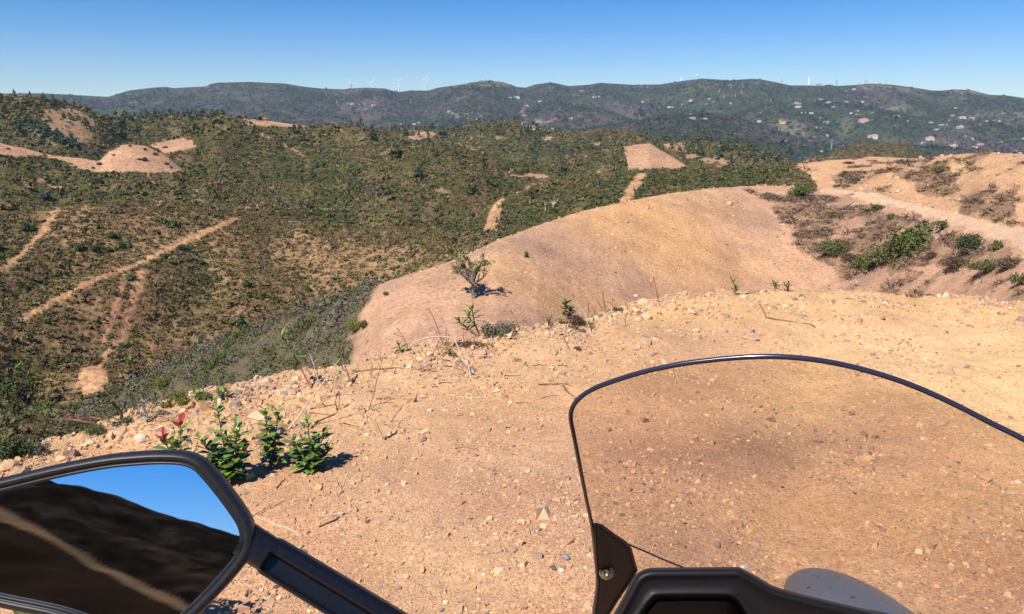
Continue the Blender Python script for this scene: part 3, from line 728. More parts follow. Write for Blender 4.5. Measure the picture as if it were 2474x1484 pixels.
lft = smooth(-.12, -.35, np.arctan2(x, y)); sz = (.0036 + .00125 * rr) * g.lognormal(0, .58, len(x)) * (1 + .30 * rim + .22 * lft * rim)
sz = np.minimum(sz, .10)
cc = pick(STONE, len(x), [5, 2.8, 5, 4, 2.0, .7, .5, 2], g)
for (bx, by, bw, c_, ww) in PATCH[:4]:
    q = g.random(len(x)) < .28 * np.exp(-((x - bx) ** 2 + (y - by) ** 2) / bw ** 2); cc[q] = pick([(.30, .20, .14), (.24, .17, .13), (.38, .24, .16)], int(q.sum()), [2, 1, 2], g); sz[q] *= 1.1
V, Fc, C = shards(np.stack([x, y, z + sz * .08], -1), sz, cc, 55)
struct(link("gravel", new_mesh("gravel", V, Fc, MAT_STONE, False, C)), "stuff")

# ------------------------------------------------------------------ shrubs and trees that stand out one by one
FWD = Vector((0, cP, -sP))
def depth_of(p): return (Vector(p) - Vector((0, 0, EYE))).dot(FWD)
def px_m(p): return depth_of(p) / F            # metres per photo pixel at a point
MAT_BARK = plain("rough_bark", (.11, .075, .05), .9, spec=.2, nscale=9, namp=.4)
MAT_GREYBARK = plain("bleached_wood", (.42, .36, .29), .9, spec=.2, nscale=12, namp=.3)
MAT_CROWN = attr_mat("tree_foliage", .7, .2)

def bush_mesh(nm, col, K, seed, hm=.85, leaf=.17):
    g = np.random.default_rng(seed); m = 7
    P = np.stack([g.normal(0, .42, m), g.normal(0, .42, m), g.uniform(0, .25, m)], -1); P[0] = 0
    rad = g.uniform(.38, .62, m); hg = rad * hm * 1.35
    c = np.array(col)[None] * g.uniform(.75, 1.25, (m, 1))
    V, C = clumps(P, rad, hg, c, K // m, leaf / .5, seed + 3, colvar=.4)
    return new_mesh(nm, V, np.arange(len(V)).reshape(-1, 3), MAT_CROWN, False, C)
def stems_mesh(seed, h=.7, n=7):
    g = random.Random(seed); mb = MB()
    for i in range(n):
        a = g.uniform(0, 6.28); q = g.uniform(.2, .6)
        mb.tube([(0, 0, -.15), (math.cos(a) * q * .4, math.sin(a) * q * .4, h * .5), (math.cos(a) * q, math.sin(a) * q, h * g.uniform(.7, 1.1))], [.035, .025, .008], 5)
    return mb.mesh("stems", MAT_BARK)
BCOL = {"green": (.105, .125, .036), "dark": (.060, .082, .030), "yellow": (.17, .18, .035), "grey": (.14, .14, .085), "brown": (.13, .085, .05), "olive": (.12, .13, .05)}
BUSH = {k: [bush_mesh("foliage", c, 420, 700 + 10 * i + j, leaf=.12) for j in range(3)] for i, (k, c) in enumerate(BCOL.items())}
BUSHBIG = {k: [bush_mesh('foliage', c, 2400, 760 + 10 * i + j, leaf=.05) for j in range(2)] for i, (k, c) in enumerate(BCOL.items())}
STEMS = [stems_mesh(i) for i in range(3)]
def bush(px, py, wpx, hpx, colour, label, group=None, name="shrub", cat="shrub", p=None):
    p = cast(px, py)[0] if p is None else p
    k = px_m(p)
    t = thing(name, label, cat, (p[0], p[1], p[2] - .03 * wpx * k), random.uniform(0, 6.28), group)
    f = link("foliage", random.choice((BUSHBIG if wpx >= 44 else BUSH)[colour]), t); link("stems", random.choice(STEMS), t)
    t.scale = (wpx * k / 1.75, wpx * k / 1.75, hpx * k / 1.08)
    return t

def pine_mesh(seed, col, broad=.30, base=.28):
    g = np.random.default_rng(seed); n = 26
    h = np.sort(g.uniform(base, .97, n)); w_ = broad * (1 - ((h - base) / (1 - base)) ** 1.4) * g.uniform(.5, 1.15, n) + .03
    a = g.uniform(0, 6.283, n)
    P = np.stack([np.cos(a) * w_ * .55, np.sin(a) * w_ * .55, h - .05], -1)
    c = np.array(col)[None] * g.uniform(.7, 1.3, (n, 1))
    V, C = clumps(P, w_ * .7 + .02, w_ * .42 + .035, c, 16, .42, seed + 1, colvar=.4)
    return new_mesh("crown", V, np.arange(len(V)).reshape(-1, 3), MAT_CROWN, False, C)
def trunk_mesh(seed, r=.022):
    g = random.Random(seed); mb = MB()
    mb.tube([(0, 0, -.08), (g.uniform(-.02, .02), g.uniform(-.02, .02), .4), (g.uniform(-.03, .03), g.uniform(-.03, .03), .93)], [r, r * .75, r * .2], 6)
    for i in range(6):
        a = g.uniform(0, 6.28); z = g.uniform(.3, .8); L = .2 * (1.05 - z)
        mb.tube([(0, 0, z), (math.cos(a) * L, math.sin(a) * L, z + .05)], [r * .4, r * .1], 4)
    return mb.mesh("trunk", MAT_BARK)
PINES = [pine_mesh(800 + i, (.095, .115, .045) if i % 2 else (.115, .130, .05), [.2, .26, .32, .17][i], [.25, .35, .3, .2][i]) for i in range(4)]
BROADS = [pine_mesh(820 + i, (.07, .105, .05), .42, .14) for i in range(3)]
SNAGS = [pine_mesh(830 + i, (.15, .14, .10), .12, .4) for i in range(2)]
TRUNKS = [trunk_mesh(840 + i) for i in range(3)]
def tree(p, h, kind, name, label, group):
    t = thing(name, label, "tree", (p[0], p[1], p[2] - .02 * h), random.uniform(0, 6.28), group)
    link("crown", random.choice({"pine": PINES, "broad": BROADS, "snag": SNAGS}[kind]), t); link("trunk", random.choice(TRUNKS), t)
    s_ = h * random.uniform(.85, 1.1); t.scale = (s_, s_, s_)
    return t
def tree_row(ridge, x0, x1, n, h, kind, label, group, dmin=-30, dmax=6, name="pine_tree"):
    for i in range(n):
        px = x0 + (x1 - x0) * (i + random.uniform(.1, .9)) / n
        p = on_crest(ridge, px, random.uniform(dmin, dmax))
        tree(p, h * random.uniform(.55, 1.15), kind, name, label, group)
tree_row("pinehill", -10, 228, 38, 6.0, "pine", "dark pine in the tree line along the top of the far left hill", "pines along the left hilltop", -60, 4)
tree_row("pinehill", 275, 560, 46, 7, "pine", "pine in the belt on the saddle right of the terraced reddish hill", "pines on the saddle", -25, 6)
tree_row("ridgeline", 845, 1140, 40, 8.5, "pine", "slim pine in the ragged line behind the central reddish clearing", "pines behind the central clearing", -40, 5)
tree_row("ridgeline", 1145, 1320, 26, 8, "pine", "pine covering the small peak with two bare building plots", "pines on the small peak", -60, 4)
tree_row("ridgeline", 1560, 1900, 62, 9, "pine", "pine in the wood right of the bare trapezoid field", "pines right of the bare field", -60, 6)
tree_row("ridgeline", 1330, 1540, 14, 8, "snag", "thin pale half bare tree on the ridge left of the bare field", "thin trees on the central ridge", -50, 4, "bare_tree")
for px, py in [(44,299),(60,305),(72,312),(86,318),(98,322),(108,330),(118,328),(128,336),(136,342),(146,344),(154,350),(164,352),(174,356),(184,357),(110,318),(92,310),(64,296),(50,318),(140,332),(170,345)]:
    p = cast(px + random.uniform(-3, 3), py)[0]; tree(p, 24 * px_m(p), "broad", "broadleaf_tree", "bluish green round tree in the row down the gully below the terraces", "trees in the left gully")
for px, py, h, k, lab in [
 (288,325,26,"broad","dark tree clump in the hollow above the left bare ridge"),(297,330,20,"broad","smaller dark tree beside the clump above the left bare ridge"),
 (750,345,36,"pine","tall dark pine on the slope under the long bare ridge strip"),(735,342,28,"pine","shorter pine just left of the tall one under the long bare ridge strip"),
 (711,322,24,"broad","round dark tree at the foot of the long bare ridge strip"),(957,385,46,"pine","large bushy pine standing alone in the valley centre left"),
 (945,388,26,"pine","small pine touching the large bushy pine in the valley"),(898,340,24,"broad","round dark tree on the hillside left of the large bushy pine"),
 (1077,364,26,"pine","dark pine on the slope below the central reddish clearing"),(1098,374,26,"pine","pine right of the one below the central reddish clearing"),
 (1167,402,30,"pine","short thick pine on the dark middle slope"),(1357,416,42,"pine","light green pine left of the narrow track up to the bare field"),
 (1046,380,38,"snag","leafless tree on the dark slope below the central clearing"),(1133,470,34,"pine","dark pine left of the pair by the orange scrape"),
 (1145,466,30,"pine","right hand dark pine of the pair by the orange scrape"),(1188,448,24,"pine","small pine at the left end of the curved orange scrape"),
 (755,440,30,"pine","pine below the brown slope in the deep valley"),(870,470,40,"snag","tall bare grey trunk in the valley bottom"),(890,474,38,"snag","second tall bare grey trunk in the valley bottom, right of another"),
 (905,478,34,"snag","short bare grey trunk in the valley bottom by the orange dirt"),(845,462,36,"snag","leftmost bare grey trunk in the valley bottom"),(938,486,36,"pine","young green pine beside the bare trunks in the valley bottom"),
 (1512,402,22,"pine","dark pine at the left edge of the bare trapezoid field"),(585,798,46,"broad","rounded green tree standing where the brown slope meets the grey heath"),
 (1010,430,30,"broad","round tree on the dark slope above the orange scrapes"),(1035,345,24,"pine","pine just under the central reddish clearing")]:
    p = cast(px, py)[0]; tree(p, h * px_m(p), k, {"pine": "pine_tree", "broad": "broadleaf_tree", "snag": "bare_tree"}[k], lab, None)

for px, py, w_, h, c, lab in [
 (1933,473,50,40,"green","round bright green bush on the rim of the bare hill beside the road bend"),
 (2190,606,138,84,"green","largest green bush on the right slope, yellowish at its crown"),(2140,632,84,60,"olive","olive bush at the left foot of the largest green bush"),
 (2096,646,64,44,"green","low green bush left below the largest bush on the right slope"),(2345,606,70,60,"dark","dark green bush standing alone below the dirt road at right"),
 (2280,552,34,30,"olive","small open bush between the largest bush and the dirt road"),(2018,618,60,52,"olive","dull olive bush at the left end of the right slope"),
 (2050,628,60,32,"brown","brown withered bush beside the dull olive bush"),(2065,645,40,26,"grey","thin greyish bush in the gully on the right slope"),
 (2412,603,24,32,"green","slim pale green sapling by the road at the right edge"),(2440,646,84,44,"brown","brown withered bush at the right edge below the road"),
 (2390,655,80,36,"olive","low olive bush right of the gully, beside a brown one"),(2310,646,80,34,"brown","spreading brown bush below the dark green bush"),
 (2466,688,34,40,"olive","olive bush cut by the right edge of the picture"),(2250,625,44,24,"brown","small brown bush right of the largest green bush"),
 (2022,451,20,9,"green","small green bush behind the road at the foot of the bare knob"),(2046,451,16,8,"green","tiny green bush right of another at the foot of the bare knob"),
 (2265,417,26,26,"olive","upright olive bush on the reddish bank above the road"),(2052,395,26,8,"brown","flat dead bush across the bare knob"),
 (2175,381,20,12,"olive","olive bush on the skyline where knob and bank meet"),(2120,508,30,18,"dark","dark low bush on the slope just under the road"),
 (2152,525,44,14,"olive","flat olive bush below the road, above the largest bush"),(2098,512,14,10,"dark","tiny dark bush left of the low one under the road"),
 (1273,622,13,22,"green","thin green sapling alone on the bare hill above the small tree"),(935,712,18,12,"green","small green tuft near the left edge of the bare hill"),
 (1151,582,18,13,"dark","round dark bush just behind the rim of the bare hill"),(1118,583,10,9,"yellow","small yellowish bush left of the dark one behind the bare hill rim"),(1090,611,16,14,"dark","dark bush behind the bare hill rim near the small tree"),
 (69,558,34,26,"dark","dark round bush beside the leftmost track"),(228,604,34,24,"dark","dark bush on the slope between the tracks, left of a brighter clump"),
 (293,600,42,32,"green","bright green bush clump above the diagonal track"),(271,572,32,20,"green","green bush behind the bright clump above the diagonal track"),(265,606,28,16,"green","low green bush left of the bright clump"),
 (442,602,28,16,"dark","dark bush right in the middle of the diagonal track"),(397,622,22,14,"dark","dark bush at the fork of the diagonal track"),(412,634,26,14,"yellow","yellow green bush below the fork of the diagonal track"),
 (236,552,18,16,"yellow","yellowish bush high on the left slope"),(204,536,20,12,"dark","small dark bush high on the left slope"),(393,536,40,20,"green","broad green bush under the crest of the brown slope"),
 (424,545,34,20,"green","green bush right of the broad one under the crest"),(540,612,16,12,"green","small green bush in the middle of the brown slope"),(524,678,24,20,"green","green bush beside the pale scrape on the brown slope"),
 (597,690,30,22,"green","green bush right of the pale scrape on the brown slope"),(744,700,18,20,"green","dark green bush low on the brown patch"),(605,716,20,14,"dark","dark bush in the lower middle of the brown slope"),
 (562,780,26,14,"yellow","yellow green low bush beside the rounded tree"),(114,780,20,12,"dark","small dark bush under the long diagonal track"),(314,674,32,18,"green","green bush standing between the twin tracks"),
 (190,602,30,18,"dark","dark bush left of the clump above the diagonal track"),(280,714,14,12,"dark","small dark bush between the twin tracks lower down"),(860,800,46,40,"yellow","yellow green bush on the heath at the foot of the bare hill"),
 (880,792,24,30,"green","bright green bush touching the left edge of the bare hill"),(395,935,44,40,"yellow","yellow green bush low on the grey heath"),(440,975,46,44,"yellow","mustard coloured bush behind the gravel edge"),
 (398,985,26,24,"yellow","small mustard bush left of the larger one"),(354,905,26,18,"green","green bush low on the grey heath near the orange patch"),
 (315,354,9,6,"dark","tiny dark bush on the top of the bare ridge"),(350,363,9,10,"dark","upright dark bush near the top of the bare ridge"),(350,389,15,12,"dark","dark bush in the middle of the bare ridge"),
 (383,368,8,9,"dark","small dark bush on the right shoulder of the bare ridge"),(401,357,12,6,"dark","dark bush alone on the small bare field"),(376,375,14,9,"dark","dark bush on the edge of the right gully of the bare ridge"),
 (402,397,13,8,"dark","dark bush on the right flank of the bare ridge"),(337,386,14,5,"dark","flat dark bush left of the one in the middle of the bare ridge"),(415,407,9,8,"brown","brown bush low on the right flank of the bare ridge"),
 (432,416,12,7,"dark","dark bush at the right tip of the bare ridge"),(241,399,14,9,"dark","dark bush in the dip of the bare ridge"),(276,376,9,7,"dark","dark bush on the left shoulder of the bare ridge"),(20,361,10,5,"dark","flat dark bush at the left end of the bare ridge"),
 (225,407,10,6,"brown","brown bush under the dip of the bare ridge"),(105,480,34,30,"grey","pale leafless bush on the dark slope under the left bare ridge"),(300,470,34,16,"grey","greyish flat bush on the slope under the bare ridge"),
 ]:
    bush(px, py, w_, h, c, lab)

# a leafier tree for the shelf below the road, with limbs that show
def limb_tree(name, label, base, tips, r0, leafcol, wood, leaves=60, blob=.3, leafsz=.12, seed=0, cat="tree", sub=3, parts=("trunk", "crown"), m_=6):
    """base: ground point; tips: world points where foliage masses sit; limbs fork toward them"""
    g = np.random.default_rng(seed); t = thing(name, label, cat, base)
    mb = MB(); B = Vector((0, 0, -.15 * r0 * 10)); V = []; C = []
    tips = [Vector(p) - Vector(base) for p in tips]
    cen = sum(tips, Vector()) / len(tips); fork = Vector((cen.x * .25, cen.y * .25, min(p.z for p in tips) * .62))
    mb.tube([B, fork * .5 + Vector((.06 * fork.z * random.uniform(-1, 1), 0, 0)), fork], [r0, r0 * .72, r0 * .62], 8)
    for p in tips:
        m = (fork + p) / 2 + Vector(g.normal(0, .06, 3)) * p.length
        mb.tube([fork, m, p], [r0 * .5, r0 * .3, r0 * .10], 6)
        for _ in range(sub):
            q = p + Vector(g.normal(0, blob * .55, 3)); mb.tube([m, (m + q) / 2 + Vector(g.normal(0, .1, 3)) * blob, q], [r0 * .18, r0 * .1, r0 * .04], 4)
    mb.obj(parts[0], wood, t, True)
    if leaves:
        P = np.array([tuple(p) for p in tips])
        P = np.repeat(P, m_, 0) + g.normal(0, blob * .55, (len(P) * m_, 3)); n = len(P)
        rad = blob * g.uniform(.28, .62, n); c = np.array(leafcol)[None] * g.uniform(.65, 1.3, (n, 1))
        P[:, 2] -= rad * .3
        V, C = clumps(P, rad, rad * .85, c, leaves, leafsz, seed + 5, colvar=.4)
        link(parts[1], new_mesh(parts[1], V, np.arange(len(V)).reshape(-1, 3), MAT_CROWN, False, C), t)
    return t
def pxtips(base, lst, spread=.0):
    d = depth_of(base); k = d / F
    return [at_depth(x, y, d + random.uniform(-1, 1) * spread * k) for x, y in lst]
# the small olive-like tree on the bare hill
b = cast(1145, 722)[0]
limb_tree("olive_tree", "small rounded tree with forked trunk standing alone on the bare hill", b,
          pxtips(b, [(1100,638),(1118,628),(1134,640),(1150,648),(1168,628),(1172,640),(1125,655),(1142,662),(1112,650),(1098,650),(1120,616),(1160,655),(1108,625),(1128,622),(1174,632),(1150,635)], 28), 5.5 * px_m(b), (.33, .31, .135), plain("olive_bark", (.16, .125, .10), .9, nscale=6, namp=.35), 26, 15 * px_m(b), .34, 5, m_=6)
b = cast(1337, 503)[0]
limb_tree("dead_tree", "bleached dead tree with bare forked branches behind the bare hill", b, pxtips(b, [(1335,462),(1340,475),(1352,478),(1326,488),(1346,490),(1330,480)], 10), 3 * px_m(b), TAN, MAT_GREYBARK, 0, 5 * px_m(b), .1, 6, sub=2)
b = cast(1318, 508)[0]
limb_tree("dead_sapling", "short bare sapling left of the bleached dead tree", b, pxtips(b, [(1314,488),(1322,486),(1318,480)], 6), 1.6 * px_m(b), TAN, MAT_GREYBARK, 0, 3 * px_m(b), .1, 7, "tree", 1)
def shelf_at(px, py): return cast(px, py)[0]
b = shelf_at(66, 1012)
limb_tree("oak_tree", "leafy green tree with dark crooked trunk at the left edge below the gravel", b, pxtips(b, [(62,900),(74,892),(45,915),(84,915),(30,935),(60,930),(90,940),(20,950),(45,955),(78,960)], 40), 6 * px_m(b), (.115, .150, .035), MAT_BARK, 46, 20 * px_m(b), .24, 8)
b = shelf_at(352, 1024)
limb_tree("grey_tree", "silvery green bushy tree with bare twigs on top behind the gravel edge", b, pxtips(b, [(325,975),(345,962),(368,970),(385,985),(318,1000),(350,990),(372,1002),(338,945),(362,950)], 30), 4 * px_m(b), (.13, .14, .075), MAT_GREYBARK, 34, 19 * px_m(b), .2, 9)
b = shelf_at(303, 1016); mb = MB(); k = px_m(b)
t = thing("tree_stump", "dark broken stump beside the silvery green tree", "stump", b); mb.tube([(0, 0, -.2), (-.02, 0, 20 * k), (-.06, 0, 48 * k)], [4.5 * k, 4 * k, 3.2 * k], 8); mb.obj("trunk", MAT_BARK, t, True)
for px, py, w_, h, c, lab in [
 (30,1010,70,60,"green","broad green bush at the foot of the leafy tree on the left edge"),(112,1004,70,52,"green","bright green bush right of the leafy tree on the left"),(160,1000,50,36,"olive","olive bush behind the reddish fallen branch"),
 (35,1108,90,70,"dark","dark dense bush at the left edge just behind the gravel"),(92,1100,46,50,"grey","silvery bush right of the dark one behind the gravel"),(20,1048,60,40,"grey","grey dry bush at the left edge above the dark one"),
 (185,1046,64,34,"dark","dark green bush under the reddish fallen branch"),(230,1044,50,30,"green","green bush right of the one under the fallen branch"),(300,1024,40,26,"grey","grey thin bush under the arching dark branch"),
 (490,966,50,26,"olive","olive bush just behind the middle of the gravel edge"),(545,948,40,20,"green","low green bush behind the gravel edge left of the pale boulder")]:
    bush(px, py, w_, h, c, lab)

# ------------------------------------------------------------------ sticks, stones and seedlings on the plateau
WOODS = {"pale": plain("sun_bleached_stick", (.62, .50, .36), .85, spec=.2, nscale=40, namp=.2), "brown": plain("dry_stick", (.26, .16, .10), .9, spec=.2, nscale=40, namp=.3),
         "dark": plain("charred_stick", (.10, .075, .06), .9, spec=.2, nscale=40, namp=.4), "red": plain("reddish_branch", (.24, .095, .055), .9, spec=.2, nscale=20, namp=.35)}
def stick(pts, wpx, wood, label, lying=False, base=-1, name="stick", cat="stick", forks=(), group=None):
    """pts in photo pixels, base = index of the end that touches the ground"""
    B = Vector(cast(*pts[base])[0]); d = depth_of(B); k = d / F
    def conv(q, jit=0): 
        if lying:
            c_ = Vector(cast(*q)[0]); c_.z += wpx * k * .35; return c_ - B
        return at_depth(q[0], q[1], d) + Vector((0, jit, 0)) - B
    t = thing(name, label, cat, B, 0, group); mb = MB()
    def one(pp, w0):
        n_ = []
        for i in range(len(pp) - 1):
            a, c_ = Vector(pp[i]), Vector(pp[i + 1]); n_ += [a, (a + c_) / 2 + Vector((random.uniform(-1, 1), random.uniform(-1, 1), random.uniform(-.6, .6))) * (a - c_).length * .05]
        n_.append(Vector(pp[-1])); m = len(n_)
        rr_ = [max(.0011, w0 * k * .5 * (1 - .55 * abs(i - (m - 1 if base == -1 else 0)) / (m - 1))) for i in range(m)]
        mb.tube(n_, rr_, 6)
    P = [conv(q) for q in pts]
    if not lying:
        e = (P[-1] - P[-2]) if base == -1 else (P[0] - P[1]); e = e.normalized() * .02 + Vector((0, 0, -.01))
        if base == -1: P[-1] = P[-1] + e
        else: P[0] = P[0] + e
    one(P, wpx)
    for f in forks: one([conv(q) for q in f], wpx * .7)
    mb.obj("wood", WOODS[wood], t, True)
    return t
for a in [
 ([(823,865),(773,937),(732,992),(693,1037)],5,"pale","long pale stick leaning up from the plants towards the edge",False,-1),
 ([(801,873),(818,890),(835,903)],4,"pale","short pale stick crossing the top of the long leaning stick",False,-1),
 ([(826,867),(827,890),(838,897),(850,928)],6,"brown","brown forked stub with one pale prong at the gravel edge",False,-1,[[(838,897),(834,886),(820,851)]]),
 ([(925,860),(909,924),(892,983)],3,"brown","thin upright brown stick in the middle of the gravel",False,-1),
 ([(852,899),(905,893),(955,890),(1010,894),(1057,899)],5,"brown","long dark branch lying along the gravel edge",True,0),
 ([(695,897),(702,915),(700,953)],3,"pale","short pale upright twig left of the leafy sprig",False,-1),
 ([(741,844),(759,885),(773,935)],2.5,"pale","thin pale twig rising beside the leafy sprig",False,-1,[[(757,880),(766,868)]]),
 ([(816,949),(811,972),(816,992)],3.5,"dark","dark curled twig standing behind the seedlings",False,-1,[[(816,992),(821,962),(818,945)]]),
 ([(745,998),(772,1001),(802,1004),(816,996)],3,"brown","thin twig lying above the rightmost seedling",True,0),
 ([(761,1022),(785,1012),(809,1003)],4,"dark","dark crooked twig lying just above the rightmost seedling",True,0),
 ([(750,989),(780,984),(811,978)],5,"brown","flaky bark strip lying above the dark crooked twig",True,0),
 ([(975,978),(939,1021)],3,"brown","short stick leaning to the right in the middle gravel",False,-1),
 ([(889,1003),(882,1035)],4,"pale","stubby pale peg of wood in the middle gravel",False,-1),
 ([(927,1026),(964,1034),(1027,1038)],3.5,"brown","twig lying flat below the short leaning stick",True,0,[[(964,1034),(968,1018)]]),
 ([(906,1013),(914,1033),(927,1062)],2.5,"brown","thin twig slanting above a dark knot of wood",False,-1),
 ([(930,1063),(946,1054),(964,1042)],5,"dark","dark knotty piece of wood in the middle gravel",True,0),
 ([(1009,953),(1006,960),(998,973)],4,"dark","small dark hooked twig right of the upright brown stick",False,-1),
 ([(1048,931),(1071,925),(1102,927)],3,"dark","dark twig lying below the end of the long dark branch",True,0),
 ([(1102,958),(1135,962),(1166,963)],3,"pale","straight pale twig lying in the centre gravel",True,0),
 ([(986,842),(1000,826),(1023,818),(1068,813),(1096,816),(1107,840),(1120,874),(1132,885),(1137,912)],4.5,"pale","bleached branch arching over the gravel edge",False,-1),
 ([(959,792),(975,817),(987,848)],3.5,"brown","dark upright twig left of the bleached arching branch",False,-1,[[(975,817),(966,812),(951,805)]]),
 ([(1033,744),(1049,771),(1078,840)],3.5,"brown","tall bare stem of the twig clump on the edge",False,-1,[[(1044,789),(1060,812),(1078,840)],[(1078,793),(1079,838)],[(1085,807),(1083,838)]]),
 ([(1233,750),(1250,778),(1261,808)],3.5,"brown","leaning bare stem right of the dense little shrub",False,-1),
 ([(1236,787),(1256,789),(1288,804)],3,"brown","bent twig drooping right of the dense little shrub",False,-1,[[(1236,787),(1274,773)]]),
 ([(1328,784),(1334,818),(1341,861)],3.5,"pale","pale leaning stick below the second leafy plant",False,-1),
 ([(1381,712),(1413,758),(1428,806)],3,"pale","tall pale stick behind the low brush on the edge",False,-1),
 ([(1421,732),(1419,773)],3.5,"brown","short brown stake behind the low brush",False,-1),
 ([(1456,706),(1459,728),(1463,758)],4.5,"brown","tallest dark stake on the gravel edge",False,-1,[[(1442,723),(1462,754)]]),
 ([(1437,745),(1441,766)],2.5,"brown","smallest stake left of the tallest one on the edge",False,-1,[[(1431,740),(1441,766)]]),
 ([(1359,809),(1381,848)],3,"brown","thin leaning stick beside a dark knot below the low brush",False,-1),
 ([(1348,885),(1360,884),(1372,888)],4,"brown","short brown stick lying in the gravel below the edge plants",True,0),
 ([(1579,668),(1586,700),(1593,733)],3.5,"brown","single bare stem standing before the middle of the bare hill",False,-1),
 ([(1802,711),(1828,708),(1854,706)],4,"brown","flat row of dry twigs on the far right of the edge",True,0),
 ([(1837,738),(1851,768),(1880,774),(1907,778),(1956,784),(1970,792)],4.5,"brown","long branch lying on the gravel above the windscreen",True,0),
 ([(833,1242),(809,1259),(790,1266),(771,1275)],5.5,"dark","dark bent stick lying right of the mirror arm",True,0),
 ([(620,1249),(667,1269),(702,1280),(729,1299)],4,"pale","pale root lying along the mirror arm",True,0),
 ([(611,1166),(610,1196),(610,1250)],3,"pale","thin straw standing right beside the mirror",False,-1),
 ([(625,1245),(667,1221),(688,1210)],3,"brown","thin dark twig lying beside the straw near the mirror",True,0,[[(655,1228),(648,1217)]]),
 ([(775,1252),(805,1243),(837,1239)],3.5,"pale","pale twig lying over the dark bent stick",True,0),
 ([(838,1146),(830,1172),(817,1203)],2.5,"pale","thin pale straw below the rightmost seedling",True,0,[[(834,1160),(856,1164)]]),
 ([(669,1181),(680,1166),(690,1158)],4,"dark","small dark twig below the third seedling",True,0),
 ([(1100,1085),(1120,1080),(1145,1086)],3,"brown","small curved twig on the packed earth left of the windscreen",True,0),
 ([(1300,930),(1360,928),(1385,935)],3.5,"brown","brown twig lying up to the corner of the windscreen",True,0),
 ([(1360,932),(1372,950),(1392,962)],3.5,"dark","dark twig touching the corner of the windscreen outline",True,0)]:
    stick(*a[:5], base=a[5], forks=a[6] if len(a) > 6 else ())
# loose litter of twigs too small to tell apart: a set of short ones sharing a look
gq = random.Random(5)
for i in range(46):
    px = gq.uniform(560, 1330); e = float(np.interp(px, EDGE[:, 0], EDGE[:, 1])); py = e + 14 + abs(gq.gauss(0, 90))
    if py > 1250: continue
    L = gq.uniform(12, 42); a = gq.uniform(-.5, .5)
    stick([(px, py), (px + L * .5, py + math.sin(a) * L * .3 + gq.uniform(-3, 3)), (px + L, py + math.sin(a) * L * .6)], gq.uniform(1.8, 3.2), gq.choice(["brown", "brown", "dark", "pale"]), "short dry twig lying among the gravel behind the seedlings", True, 0, "twig", "twig", (), "short twigs strewn over the gravel")
for i in range(34):                                # dead stalks standing along the lip
    px = gq.uniform(640, 1530); py = float(np.interp(px, EDGE[:, 0], EDGE[:, 1])) + gq.uniform(4, 46)
    h = gq.uniform(16, 52); l = gq.gauss(0, 14)
    stick([(px + l, py - h), (px + l * .45 + gq.uniform(-3, 3), py - h * .5), (px, py)], gq.uniform(1.6, 2.6), gq.choice(["brown", "brown", "pale"]), "thin dead stalk standing along the gravel edge", False, -1, "dead_stalk", "stalk", [[(px + l * .45, py - h * .5), (px + l * .45 + gq.uniform(-14, 14), py - h * .8)]], "dead stalks along the gravel edge")
b = shelf_at(200, 1045)
def raised(lst): return lst
stick([(117,1013),(150,1013),(189,1016),(228,1022),(240,1044)],8,"red","reddish broken branch with a pale splintered end, hanging over the slope at left",False,-1,"fallen_branch","branch",[[(147,1012),(173,1000)],[(189,1013),(218,1008),(244,1013)]])
stick([(248,1014),(272,1009),(294,1015),(318,1024)],5,"dark","dark branch arching out from behind the gravel edge",False,-1,"fallen_branch","branch")

def rock_mesh(seed, col, flat):
    bm = bmesh.new(); bmesh.ops.create_icosphere(bm, subdivisions=2, radius=.5); g = random.Random(seed)
    pl = [(Vector((g.gauss(0, 1), g.gauss(0, 1), g.gauss(0, 1))).normalized(), g.uniform(.26, .40)) for _ in range(9)]
    for v in bm.verts:
        for n_, d_ in pl:
            q = v.co.dot(n_)
            if q > d_: v.co -= n_ * (q - d_)
        v.co.z *= flat
    me = bpy.data.meshes.new("rock"); bm.to_mesh(me); bm.free()
    at = me.color_attributes.new("col", 'FLOAT_COLOR', 'POINT')
    at.data.foreach_set("color", np.tile((*col, 1.0), (len(me.vertices), 1)).astype(np.float32).ravel()); me.materials.append(MAT_STONE)
    return me
RC = {"pale": (.58, .41, .25), "tan": (.60, .40, .22), "pink": (.54, .31, .23), "grey": (.30, .25, .23), "dark": (.12, .095, .085), "yellow": (.66, .48, .22), "white": (.62, .50, .36), "orange": (.62, .34, .16)}
def stone(i, px, py, w_, c, label, flat=.62):
    p = cast(px, py)[0]; k = px_m(p)
    o = link("stone", rock_mesh(900 + i, RC[c], flat), None, (p[0], p[1], p[2] + w_ * k * flat * .18)); s_ = w_ * k * 1.25
    o.scale = (s_, s_ * random.uniform(.7, 1), s_); o.rotation_euler = (random.uniform(-.2, .2), random.uniform(-.2, .2), random.uniform(0, 6.28))
    return tag(o, label, "stone")
